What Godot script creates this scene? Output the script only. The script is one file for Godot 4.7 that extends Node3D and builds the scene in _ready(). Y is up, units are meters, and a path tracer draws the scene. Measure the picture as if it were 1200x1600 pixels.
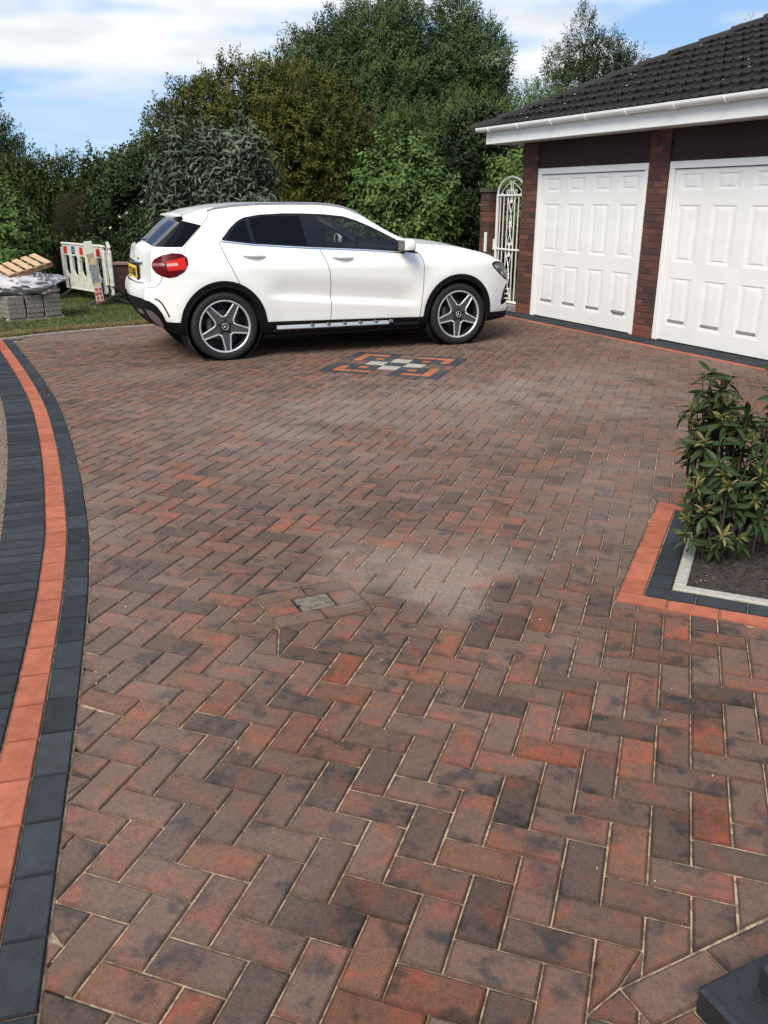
extends Node3D

# ---------------------------------------------------------------- mesh helpers
class Mb:
	var v := PackedVector3Array()
	var n := PackedVector3Array()
	var u := PackedVector2Array()
	var w := PackedVector2Array()
	var c := PackedColorArray()
	var use_uv := false
	var use_c := false
	var col := Color.WHITE
	func put(p: Vector3, nn: Vector3, t := Vector2.ZERO, t2 := Vector2.ZERO) -> void:
		v.append(p); n.append(nn)
		if use_uv:
			u.append(t); w.append(t2)
		if use_c:
			c.append(col)
	func tri(a: Vector3, b: Vector3, d: Vector3) -> void:
		var nn := (b - a).cross(d - a)
		if nn.length_squared() < 1e-18:
			return
		nn = nn.normalized()
		put(a, nn); put(d, nn); put(b, nn)
	func quad(a: Vector3, b: Vector3, d: Vector3, e: Vector3) -> void:
		tri(a, b, d); tri(a, d, e)
	func tri_n(a: Vector3, b: Vector3, d: Vector3, na: Vector3, nb: Vector3, nd: Vector3) -> void:
		if (b - a).cross(d - a).dot(na + nb + nd) >= 0.0:
			put(a, na); put(d, nd); put(b, nb)
		else:
			put(a, na); put(b, nb); put(d, nd)
	func box(xf: Transform3D, s: Vector3, bev := 0.0) -> void:
		var h := s * 0.5
		var b := minf(bev, minf(h.x, minf(h.y, h.z)) * 0.9)
		if b <= 0.0:
			var p: Array[Vector3] = []
			for k in 8:
				p.append(xf * Vector3(h.x if k & 1 else -h.x, h.y if k & 2 else -h.y, h.z if k & 4 else -h.z))
			quad(p[0], p[2], p[3], p[1]); quad(p[4], p[5], p[7], p[6])
			quad(p[0], p[4], p[6], p[2]); quad(p[1], p[3], p[7], p[5])
			quad(p[0], p[1], p[5], p[4]); quad(p[2], p[6], p[7], p[3])
			return
		var i := h - Vector3(b, b, b)
		var f := func(sx: float, sy: float, sz: float, ax: int) -> Vector3:
			return xf * Vector3(sx * (h.x if ax == 0 else i.x), sy * (h.y if ax == 1 else i.y), sz * (h.z if ax == 2 else i.z))
		for ax in 3:
			for s1 in [-1.0, 1.0]:
				var q: Array[Vector3] = []
				for k in [[-1.0, -1.0], [1.0, -1.0], [1.0, 1.0], [-1.0, 1.0]]:
					if ax == 0: q.append(f.call(s1, k[0], k[1], 0))
					elif ax == 1: q.append(f.call(k[1], s1, k[0], 1))
					else: q.append(f.call(k[0], k[1], s1, 2))
				if s1 > 0: quad(q[0], q[1], q[2], q[3])
				else: quad(q[0], q[3], q[2], q[1])
		var mid := xf.origin
		for e in [[0, 1], [1, 2], [0, 2]]:
			for s1 in [-1.0, 1.0]:
				for s2 in [-1.0, 1.0]:
					var q: Array[Vector3] = []
					for k in [[-1.0, e[0]], [1.0, e[0]], [1.0, e[1]], [-1.0, e[1]]]:
						var sg := [k[0], k[0], k[0]]
						sg[e[0]] = s1; sg[e[1]] = s2
						q.append(f.call(sg[0], sg[1], sg[2], k[1]))
					if (q[1] - q[0]).cross(q[2] - q[0]).dot((q[0] + q[2]) * 0.5 - mid) > 0.0: quad(q[0], q[1], q[2], q[3])
					else: quad(q[0], q[3], q[2], q[1])
		for sx in [-1.0, 1.0]:
			for sy in [-1.0, 1.0]:
				for sz in [-1.0, 1.0]:
					var a: Vector3 = f.call(sx, sy, sz, 0)
					var d: Vector3 = f.call(sx, sy, sz, 1)
					var e: Vector3 = f.call(sx, sy, sz, 2)
					if (d - a).cross(e - a).dot(a - mid) > 0.0: tri(a, d, e)
					else: tri(a, e, d)
	func bx(x0: float, x1: float, y0: float, y1: float, z0: float, z1: float, bev := 0.0) -> void:
		box(Transform3D(Basis(), Vector3(x0 + x1, y0 + y1, z0 + z1) * 0.5), Vector3(x1 - x0, y1 - y0, z1 - z0), bev)
	func bar(a: Vector3, b: Vector3, w_: float, h_: float, up := Vector3.UP, bev := 0.0) -> void:
		var d := b - a
		var z := d.normalized()
		var x := up.cross(z)
		if x.length() < 1e-4: x = Vector3.RIGHT.cross(z)
		x = x.normalized()
		box(Transform3D(Basis(x, z.cross(x), z), (a + b) * 0.5), Vector3(w_, h_, d.length()), bev)
	# smooth grid: rows of equal length; the normal points so that (along row) x (to next row) is outward unless flip
	func grid(rows: Array, flip := false, wrap := false) -> void:
		var R := rows.size()
		var C: int = rows[0].size()
		var nn: Array = []
		for i in R:
			var line := PackedVector3Array()
			for j in C:
				var du: Vector3 = rows[i][(j + 1) % C if wrap else mini(j + 1, C - 1)] - rows[i][(j - 1 + C) % C if wrap else maxi(j - 1, 0)]
				var dv: Vector3 = rows[mini(i + 1, R - 1)][j] - rows[maxi(i - 1, 0)][j]
				var q := du.cross(dv)
				if q.length_squared() < 1e-16:
					var i2 := clampi(i, 1, R - 2) if R > 2 else i
					du = rows[i2][(j + 1) % C if wrap else mini(j + 1, C - 1)] - rows[i2][(j - 1 + C) % C if wrap else maxi(j - 1, 0)]
					q = du.cross(dv)
				q = q.normalized()
				line.append(-q if flip else q)
			nn.append(line)
		for i in R - 1:
			for j in (C if wrap else C - 1):
				var k := (j + 1) % C
				tri_n(rows[i][j], rows[i][k], rows[i + 1][k], nn[i][j], nn[i][k], nn[i + 1][k])
				tri_n(rows[i][j], rows[i + 1][k], rows[i + 1][j], nn[i][j], nn[i + 1][k], nn[i + 1][j])
	func tube(path: PackedVector3Array, r: Variant, sides := 8, closed := false, caps := true) -> void:
		var rows: Array = []
		var N := path.size()
		var up := Vector3.UP
		for i in N:
			var a := path[(i - 1 + N) % N] if closed else path[maxi(i - 1, 0)]
			var b := path[(i + 1) % N] if closed else path[mini(i + 1, N - 1)]
			var t := (b - a).normalized()
			if i == 0:
				up = Vector3.UP if absf(t.y) < 0.9 else Vector3.RIGHT
			var x := up.cross(t).normalized()
			up = t.cross(x).normalized()
			var rad: float = r[i] if r is PackedFloat32Array or r is Array else r
			var line := PackedVector3Array()
			for k in sides:
				var an := TAU * k / sides
				line.append(path[i] + (x * cos(an) + up * sin(an)) * rad)
			rows.append(line)
		if closed:
			rows.append(rows[0])
		grid(rows, false, true)
		if caps and not closed:
			for k in sides:
				var k2 := (k + 1) % sides
				tri(path[0], rows[0][k2], rows[0][k])
				tri(path[N - 1], rows[N - 1][k], rows[N - 1][k2])
	# profile of (radius, height) turned round the y axis of xf
	func lathe(prof: PackedVector2Array, sides: int, xf := Transform3D(), a0 := 0.0, a1 := TAU) -> void:
		var M := prof.size()
		for i in M - 1:
			var seg := prof[i + 1] - prof[i]
			var nm := Vector2(seg.y, -seg.x).normalized()
			var n0 := nm
			var n1 := nm
			if i > 0:
				var s0 := prof[i] - prof[i - 1]
				var m0 := Vector2(s0.y, -s0.x).normalized()
				if m0.dot(nm) > 0.75: n0 = (m0 + nm).normalized()
			if i < M - 2:
				var s2 := prof[i + 2] - prof[i + 1]
				var m2 := Vector2(s2.y, -s2.x).normalized()
				if m2.dot(nm) > 0.75: n1 = (m2 + nm).normalized()
			for k in sides:
				var b0 := lerpf(a0, a1, float(k) / sides)
				var b1 := lerpf(a0, a1, float(k + 1) / sides)
				var d0 := Vector3(cos(b0), 0, sin(b0))
				var d1 := Vector3(cos(b1), 0, sin(b1))
				var p00 := xf * (d0 * prof[i].x + Vector3.UP * prof[i].y)
				var p01 := xf * (d1 * prof[i].x + Vector3.UP * prof[i].y)
				var p10 := xf * (d0 * prof[i + 1].x + Vector3.UP * prof[i + 1].y)
				var p11 := xf * (d1 * prof[i + 1].x + Vector3.UP * prof[i + 1].y)
				var m00 := xf.basis * (d0 * n0.x + Vector3.UP * n0.y)
				var m01 := xf.basis * (d1 * n0.x + Vector3.UP * n0.y)
				var m10 := xf.basis * (d0 * n1.x + Vector3.UP * n1.y)
				var m11 := xf.basis * (d1 * n1.x + Vector3.UP * n1.y)
				if prof[i].x > 1e-6: tri_n(p00, p01, p11, m00, m01, m11)
				if prof[i + 1].x > 1e-6: tri_n(p00, p11, p10, m00, m11, m10)
	# a flat polygon in the local x-y plane of xf, given depth from z0 to z1
	func extrude(poly: PackedVector2Array, z0: float, z1: float, xf := Transform3D(), bev := 0.0) -> void:
		var p := poly
		if Mb.area(p) < 0.0:
			p = p.duplicate(); p.reverse()
		var ix := Geometry2D.triangulate_polygon(p)
		var f := Mb.inset(p, bev) if bev > 0.0 else p
		for i in range(0, ix.size(), 3):
			var a := f[ix[i]]; var b := f[ix[i + 1]]; var d := f[ix[i + 2]]
			if (b - a).cross(d - a) < 0.0:
				var t := b; b = d; d = t
			tri(xf * Vector3(a.x, a.y, z1), xf * Vector3(b.x, b.y, z1), xf * Vector3(d.x, d.y, z1))
			a = p[ix[i]]; b = p[ix[i + 1]]; d = p[ix[i + 2]]
			if (b - a).cross(d - a) < 0.0:
				var t := b; b = d; d = t
			tri(xf * Vector3(a.x, a.y, z0), xf * Vector3(d.x, d.y, z0), xf * Vector3(b.x, b.y, z0))
		for i in p.size():
			var k := (i + 1) % p.size()
			quad(xf * Vector3(p[i].x, p[i].y, z0), xf * Vector3(p[k].x, p[k].y, z0), xf * Vector3(p[k].x, p[k].y, z1 - bev), xf * Vector3(p[i].x, p[i].y, z1 - bev))
			if bev > 0.0:
				quad(xf * Vector3(p[i].x, p[i].y, z1 - bev), xf * Vector3(p[k].x, p[k].y, z1 - bev), xf * Vector3(f[k].x, f[k].y, z1), xf * Vector3(f[i].x, f[i].y, z1))
	static func area(p: PackedVector2Array) -> float:
		var s := 0.0
		for i in p.size():
			s += p[i].cross(p[(i + 1) % p.size()])
		return s * 0.5
	static func inset(p: PackedVector2Array, d: float) -> PackedVector2Array:
		var o := PackedVector2Array()
		var N := p.size()
		for i in N:
			var e0 := (p[i] - p[(i - 1 + N) % N]).normalized()
			var e1 := (p[(i + 1) % N] - p[i]).normalized()
			var n0 := Vector2(-e0.y, e0.x)
			var n1 := Vector2(-e1.y, e1.x)
			var m := n0 + n1
			var q := maxf(m.length_squared(), 0.35)
			o.append(p[i] + m * (2.0 * d / q))
		return o
	func mesh() -> ArrayMesh:
		var a: Array = []
		a.resize(Mesh.ARRAY_MAX)
		a[Mesh.ARRAY_VERTEX] = v
		a[Mesh.ARRAY_NORMAL] = n
		if use_uv:
			a[Mesh.ARRAY_TEX_UV] = u
			a[Mesh.ARRAY_TEX_UV2] = w
		if use_c:
			a[Mesh.ARRAY_COLOR] = c
		var m := ArrayMesh.new()
		m.add_surface_from_arrays(Mesh.PRIMITIVE_TRIANGLES, a)
		return m

var rng := RandomNumberGenerator.new()
var used := {}

func numbered(called: String) -> String:
	used[called] = used.get(called, 0) + 1
	return called if used[called] == 1 else "%s_%03d" % [called, used[called] - 1]

func child_name(parent: Node, called: String) -> String:
	if parent == self:
		return numbered(called)
	var d: Dictionary = parent.get_meta("_names") if parent.has_meta("_names") else {}
	d[called] = d.get(called, 0) + 1
	parent.set_meta("_names", d)
	return called if d[called] == 1 else "%s_%03d" % [called, d[called] - 1]

func add_mesh(called: String, m: Mesh, mt: Material, parent: Node = self, xf := Transform3D()) -> MeshInstance3D:
	var o := MeshInstance3D.new()
	o.name = child_name(parent, called)
	o.mesh = m
	o.material_override = mt
	o.transform = xf
	parent.add_child(o, true)
	return o

func obj(called: String, b: Mb, mt: Material, parent: Node = self, xf := Transform3D()) -> MeshInstance3D:
	return add_mesh(called, b.mesh(), mt, parent, xf)

func thing(called: String, label: String, category: String, xf := Transform3D(), group := "") -> Node3D:
	var o := Node3D.new()
	o.name = numbered(called)
	o.transform = xf
	add_child(o, true)
	return tag(o, label, category, group)

func tag(o: Node3D, label: String, category: String, group := "") -> Node3D:
	o.set_meta("label", label)
	o.set_meta("category", category)
	if group: o.set_meta("group", group)
	return o

func kind(o: Node, k: String) -> Node:
	o.set_meta("kind", k)
	return o

func ground(called: String) -> Node3D:
	var o := Node3D.new()
	o.name = numbered(called)
	add_child(o, true)
	o.set_meta("kind", "structure")
	return o

func yaw(deg: float, at := Vector3.ZERO) -> Transform3D:
	return Transform3D(Basis(Vector3.UP, deg_to_rad(deg)), at)

# ---------------------------------------------------------------- materials
func lin(r: float, g: float, b: float) -> Color:
	return Color(r, g, b).linear_to_srgb()

func mat(r: float, g: float, b: float, rough := 0.7, metal := 0.0) -> StandardMaterial3D:
	var m := StandardMaterial3D.new()
	m.albedo_color = lin(r, g, b)
	m.roughness = rough
	m.metallic = metal
	return m

func vc(m: StandardMaterial3D) -> StandardMaterial3D:
	m.vertex_color_use_as_albedo = true
	return m

func noise(seed_: int, freq: float, oct := 4) -> FastNoiseLite:
	var f := FastNoiseLite.new()
	f.seed = seed_
	f.noise_type = FastNoiseLite.TYPE_SIMPLEX_SMOOTH
	f.frequency = freq
	f.fractal_octaves = oct
	return f

func noise_bytes(seed_: int, freq: float, size: int, oct := 4) -> PackedByteArray:
	var im := noise(seed_, freq, oct).get_seamless_image(size, size, false, false, 0.12)
	im.convert(Image.FORMAT_L8)
	return im.get_data()

func tex_gray(bytes: PackedByteArray, size: int) -> ImageTexture:
	var im := Image.create_from_data(size, size, false, Image.FORMAT_L8, bytes)
	im.generate_mipmaps()
	return ImageTexture.create_from_image(im)

var srgb_lut := PackedByteArray()
func srgb8(x: float) -> int:
	return srgb_lut[clampi(int(x * 2047.0), 0, 2047)]

func smooth(a: float, b: float, x: float) -> float:
	var t := clampf((x - a) / (b - a), 0.0, 1.0)
	return t * t * (3.0 - 2.0 * t)

# two-tone noise texture between linear colours, as a triplanar surface map
func mottle(seed_: int, freq: float, c0: Vector3, c1: Vector3, size := 256, grain := 0.12, lo := 0.3, hi := 0.7) -> ImageTexture:
	var n1 := noise_bytes(seed_, freq, size)
	var n2 := noise_bytes(seed_ + 7, 0.35, size, 2)
	var out := PackedByteArray()
	out.resize(size * size * 3)
	for i in size * size:
		var t := smooth(lo, hi, n1[i] / 255.0)
		var k := 1.0 + grain * (n2[i] / 127.5 - 1.0)
		out[i * 3] = srgb8(lerpf(c0.x, c1.x, t) * k)
		out[i * 3 + 1] = srgb8(lerpf(c0.y, c1.y, t) * k)
		out[i * 3 + 2] = srgb8(lerpf(c0.z, c1.z, t) * k)
	var im := Image.create_from_data(size, size, false, Image.FORMAT_RGB8, out)
	im.generate_mipmaps()
	return ImageTexture.create_from_image(im)

var grain_tex: ImageTexture
var bump_tex: ImageTexture

func textured(t: Texture2D, scale: float, rough := 0.85, bump := 0.0, world := true) -> StandardMaterial3D:
	var m := StandardMaterial3D.new()
	m.albedo_texture = t
	m.roughness = rough
	m.uv1_triplanar = true
	m.uv1_world_triplanar = world
	m.uv1_scale = Vector3.ONE * scale
	if bump != 0.0:
		m.heightmap_enabled = true
		m.heightmap_texture = bump_tex
		m.heightmap_scale = bump
	return m

# ---------------------------------------------------------------- the scene
func _ready() -> void:
	rng.seed = 20240611
	srgb_lut.resize(2048)
	for i in 2048:
		var x := i / 2047.0
		srgb_lut[i] = clampi(roundi(255.0 * (x * 12.92 if x <= 0.0031308 else 1.055 * pow(x, 1.0 / 2.4) - 0.055)), 0, 255)
	bump_tex = tex_gray(noise_bytes(5, 0.12, 256, 4), 256)
	make_camera()
	make_sky()
	make_ground()
	make_driveway()
	make_border()
	make_garage_edge()
	make_lawn()
	make_garage()
	make_bed()
	make_motif()
	make_drain()
	make_step()
	make_gate()
	make_car()
	make_brick_pallet()
	make_barriers()
	make_plants()

func make_camera() -> void:
	var cam := Camera3D.new()
	cam.name = "camera"
	cam.fov = 62.1326
	cam.near = 0.05
	cam.far = 400.0
	var pitch := 0.34921681
	var roll := 0.00436332
	var r := Vector3.RIGHT
	var u := Vector3(0, cos(pitch), -sin(pitch))
	var f := Vector3(0, -sin(pitch), -cos(pitch))
	var rr := r * cos(roll) + u * sin(roll)
	var uu := u * cos(roll) - r * sin(roll)
	cam.transform = Transform3D(Basis(rr, uu, -f), Vector3(0, 1.549625, 0))
	add_child(cam)
	cam.current = true

func make_sky() -> void:
	var env := Environment.new()
	env.background_mode = Environment.BG_SKY
	env.tonemap_mode = Environment.TONE_MAPPER_LINEAR
	env.tonemap_exposure = 2.75
	env.sdfgi_enabled = true
	env.ssao_enabled = true
	env.ssil_enabled = true
	env.background_energy_multiplier = 0.44
	var W := 1536
	var H := 768
	var n1 := noise(11, 0.42, 6)
	var n2 := noise(23, 1.7, 5)
	var out := PackedByteArray()
	out.resize(W * H * 3)
	var bottom := Vector3(0.30, 0.29, 0.26)
	for y in H:
		var el := (0.5 - (y + 0.5) / H) * PI
		var se := sin(el)
		for x in W:
			var o := (y * W + x) * 3
			if el < -0.02:
				out[o] = srgb8(bottom.x); out[o + 1] = srgb8(bottom.y); out[o + 2] = srgb8(bottom.z)
				continue
			# panorama: the middle column looks along -z
			var az := ((x + 0.5) / W - 0.5) * TAU
			var dist := 1.0 / (maxf(se, 0.0) + 0.09)
			var px := sin(az) * dist
			var pz := -cos(az) * dist
			var a := n1.get_noise_2d(px * 1.15 + SKY_X, pz * 1.9 + SKY_Z) * 0.5 + 0.5
			var b := n2.get_noise_2d(px * 1.0 + 40.0, pz * 1.5) * 0.5 + 0.5
			var k := smooth(SKY_LO, SKY_HI, a * 0.78 + b * 0.22)
			k *= lerpf(0.22, 1.0, smooth(0.085, 0.140, el + 0.02 * (b - 0.5)))
			var h := clampf(el / 0.9, 0.0, 1.0)
			var t := pow(1.0 - h, 4.0)
			var blue := Vector3(0.23, 0.40, 0.74).lerp(Vector3(0.40, 0.64, 0.88), t)
			var shade := smooth(0.35, 0.8, b) * 0.17
			var cloud := Vector3(0.85, 0.87, 0.90) * (1.0 - shade)
			var q := blue.lerp(cloud, k)
			out[o] = srgb8(q.x); out[o + 1] = srgb8(q.y); out[o + 2] = srgb8(q.z)
	var im := Image.create_from_data(W, H, false, Image.FORMAT_RGB8, out)
	var pan := PanoramaSkyMaterial.new()
	pan.panorama = ImageTexture.create_from_image(im)
	var sky := Sky.new()
	sky.sky_material = pan
	env.sky = sky
	var we := WorldEnvironment.new()
	we.name = "world_environment"
	we.environment = env
	add_child(we)
	var sun := DirectionalLight3D.new()
	sun.name = "sun"
	sun.light_energy = 0.5
	sun.light_color = Color(1.0, 0.965, 0.91)
	sun.light_angular_distance = 30.0
	sun.shadow_enabled = true
	# the sun stands high behind thin cloud, over the viewer's left shoulder
	var from := Vector3(-0.34, 0.76, 0.72).normalized()
	sun.transform = Transform3D(Basis.looking_at(-from, Vector3.UP), Vector3(0, 20, 0))
	add_child(sun)

const SKY_X := 90.0
const SKY_Z := 90.0
const SKY_LO := 0.37
const SKY_HI := 0.57

# ---------------------------------------------------------------- ground and paving
const S := 0.1015                         # half a paver: the grid of the herringbone
var lat_a := Vector2(cos(0.32368), sin(0.32368))     # (x, z)
var lat_b := Vector2(sin(0.32368), -cos(0.32368))
var lat_o := Vector2(-0.92388, 1.24073)

func lat(i: float, j: float) -> Vector2:
	return lat_a * (lat_o.x + i * S) + lat_b * (lat_o.y + j * S)

# the line between the red course and the inner charcoal course of the border (x, z)
var border_line := PackedVector2Array([Vector2(-0.30, 0.75), Vector2(-0.47, 0.05), Vector2(-0.63, -0.55), Vector2(-0.733, -1.0), Vector2(-0.850, -1.447), Vector2(-0.943, -1.794), Vector2(-1.040, -2.156),
	Vector2(-1.160, -2.59), Vector2(-1.325, -3.164), Vector2(-1.437, -3.519), Vector2(-1.566, -3.912), Vector2(-1.715, -4.309), Vector2(-1.924, -4.846), Vector2(-2.150, -5.40), Vector2(-2.400, -5.986),
	Vector2(-2.668, -6.588), Vector2(-2.985, -7.246), Vector2(-3.430, -8.116), Vector2(-3.955, -9.103), Vector2(-4.36, -9.85), Vector2(-4.62, -10.32)])

func smooth_line(p: PackedVector2Array, step: float) -> PackedVector2Array:
	var c := Curve2D.new()
	for i in p.size():
		var t := (p[mini(i + 1, p.size() - 1)] - p[maxi(i - 1, 0)]) / 6.0
		c.add_point(p[i], -t, t)
	c.bake_interval = 0.02
	var o := PackedVector2Array()
	var L := c.get_baked_length()
	var n := int(L / step)
	for i in n + 1:
		o.append(c.sample_baked(i * step, true))
	return o

func offset_line(p: PackedVector2Array, d: float) -> PackedVector2Array:
	# positive d: to the right of the way of travel (away from the viewer), i.e. +x
	var o := PackedVector2Array()
	for i in p.size():
		var t := (p[mini(i + 1, p.size() - 1)] - p[maxi(i - 1, 0)]).normalized()
		o.append(p[i] + Vector2(-t.y, t.x) * d)
	return o

var paver_mat: StandardMaterial3D
var block_mat: StandardMaterial3D
var sand_mat: StandardMaterial3D
var clay_tex: ImageTexture

func make_paver_textures() -> void:
	var N := 1024
	var a := noise_bytes(31, 0.0085, N, 5)
	var b := noise_bytes(47, 0.0105, N, 5)
	var d := noise_bytes(59, 0.030, N, 4)
	var g := noise_bytes(71, 0.33, N, 3)
	var h := noise_bytes(73, 0.09, N, 3)
	var out := PackedByteArray()
	out.resize(N * N * 3)
	var bump := PackedByteArray()
	bump.resize(N * N)
	for i in N * N:
		var red := smooth(0.50, 0.86, a[i] / 255.0 + (d[i] - 128) * 0.0016)
		var ch := smooth(0.50, 0.84, b[i] / 255.0 + (d[i] - 128) * 0.0018) * (1.0 - red * 0.4)
		var k := 0.78 + (d[i] / 255.0) * 0.30 + (h[i] / 255.0) * 0.26
		var fine := g[i] / 255.0
		k *= 0.74 + 0.52 * fine
		if fine > 0.80: k *= 1.22
		elif fine < 0.17: k *= 0.62
		var r := lerpf(0.166, 0.238, red)
		var gg := lerpf(0.106, 0.098, red)
		var bb := lerpf(0.081, 0.067, red)
		out[i * 3] = srgb8(lerpf(r, 0.064, ch) * k)
		out[i * 3 + 1] = srgb8(lerpf(gg, 0.054, ch) * k)
		out[i * 3 + 2] = srgb8(lerpf(bb, 0.051, ch) * k)
		bump[i] = clampi(int(90 + fine * 90 + (d[i] - 128) * 0.35), 0, 255)
	var im := Image.create_from_data(N, N, false, Image.FORMAT_RGB8, out)
	im.generate_mipmaps()
	clay_tex = ImageTexture.create_from_image(im)
	# sand and stone dust swept over the paving: a map of the yard, 14 m x 14 m
	var M := 768
	var w1 := noise_bytes(83, 0.006, M, 5)
	var w2 := noise_bytes(97, 0.035, M, 4)
	var w3 := noise_bytes(101, 0.25, M, 2)
	var dust := PackedByteArray()
	dust.resize(M * M * 4)
	var spots := [[0.10, -3.42, 0.34, 0.50], [0.40, -3.58, 0.26, 0.40], [-0.14, -3.46, 0.20, 0.26], [0.26, -3.2, 0.22, 0.30], [0.0, -3.8, 0.3, 0.16], [-1.2, -6.3, 1.0, 0.22], [0.5, -6.8, 1.3, 0.26], [1.6, -7.4, 1.0, 0.25], [-0.6, -5.3, 0.8, 0.16], [2.2, -8.4, 0.9, 0.22], [-0.75, -2.3, 0.3, 0.14], [0.55, -2.6, 0.35, 0.12]]
	for y in M:
		for x in M:
			var i := y * M + x
			var px := -6.0 + 14.0 * (x + 0.5) / M
			var pz := -14.0 + 14.0 * (y + 0.5) / M
			var al := 0.03 + 0.13 * smooth(-2.0, -5.0, pz) + 0.20 * smooth(0.5, 0.85, w1[i] / 255.0)
			var rag := (w2[i] - 128) / 128.0
			for s in spots:
				var q: float = Vector2(px - s[0], pz - s[1]).length() / s[2]
				if q < 1.7:
					al += s[3] * (1.0 - smooth(0.10, 1.25, q + rag * 0.9))
			al *= 0.72 + 0.55 * w2[i] / 255.0
			if w3[i] > 232: al += 0.2
			var o := i * 4
			dust[o] = srgb8(0.285); dust[o + 1] = srgb8(0.226); dust[o + 2] = srgb8(0.192)
			dust[o + 3] = clampi(int(al * 1.25 * 255.0), 0, 215)
	var im2 := Image.create_from_data(M, M, false, Image.FORMAT_RGBA8, dust)
	var dust_tex := ImageTexture.create_from_image(im2)
	var bt := tex_gray(bump, N)
	paver_mat = StandardMaterial3D.new()
	paver_mat.albedo_texture = clay_tex
	paver_mat.roughness = 0.86
	paver_mat.metallic_specular = 0.2
	vc(paver_mat)
	paver_mat.heightmap_enabled = true
	paver_mat.heightmap_texture = bt
	paver_mat.heightmap_scale = 0.16
	paver_mat.detail_enabled = true
	paver_mat.detail_albedo = dust_tex
	paver_mat.detail_uv_layer = BaseMaterial3D.DETAIL_UV_2
	paver_mat.detail_blend_mode = BaseMaterial3D.BLEND_MODE_MIX
	var grit := PackedByteArray()
	grit.resize(N * N)
	for i in N * N: grit[i] = clampi(int(255.0 * (0.42 + 0.58 * smooth(0.25, 0.75, 0.6 * g[i] / 255.0 + 0.4 * h[i] / 255.0))), 0, 255)
	paver_mat.detail_mask = tex_gray(grit, N)
	# evenly dyed concrete blocks of the border
	var e := noise_bytes(131, 0.02, 512, 5)
	var f := noise_bytes(137, 0.33, 512, 3)
	var pl := PackedByteArray()
	pl.resize(512 * 512 * 3)
	for i in 512 * 512:
		var k := 0.48 + 0.28 * e[i] / 255.0 + 0.30 * f[i] / 255.0
		if f[i] > 224: k *= 1.35
		elif f[i] < 34: k *= 0.7
		for ch in 3: pl[i * 3 + ch] = srgb8(minf(k, 1.0))
	var im3 := Image.create_from_data(512, 512, false, Image.FORMAT_RGB8, pl)
	im3.generate_mipmaps()
	block_mat = StandardMaterial3D.new()
	block_mat.albedo_texture = ImageTexture.create_from_image(im3)
	block_mat.roughness = 0.85
	block_mat.metallic_specular = 0.2
	vc(block_mat)
	block_mat.heightmap_enabled = true
	block_mat.heightmap_texture = bt
	block_mat.heightmap_scale = 0.12
	sand_mat = textured(mottle(139, 0.03, Vector3(0.19, 0.135, 0.082), Vector3(0.40, 0.30, 0.195), 256, 0.35), 2.2, 0.95, 0.3)

func dust_uv(p: Vector2) -> Vector2:
	return Vector2((p.x + 6.0) / 14.0, (p.y + 14.0) / 14.0)

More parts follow.
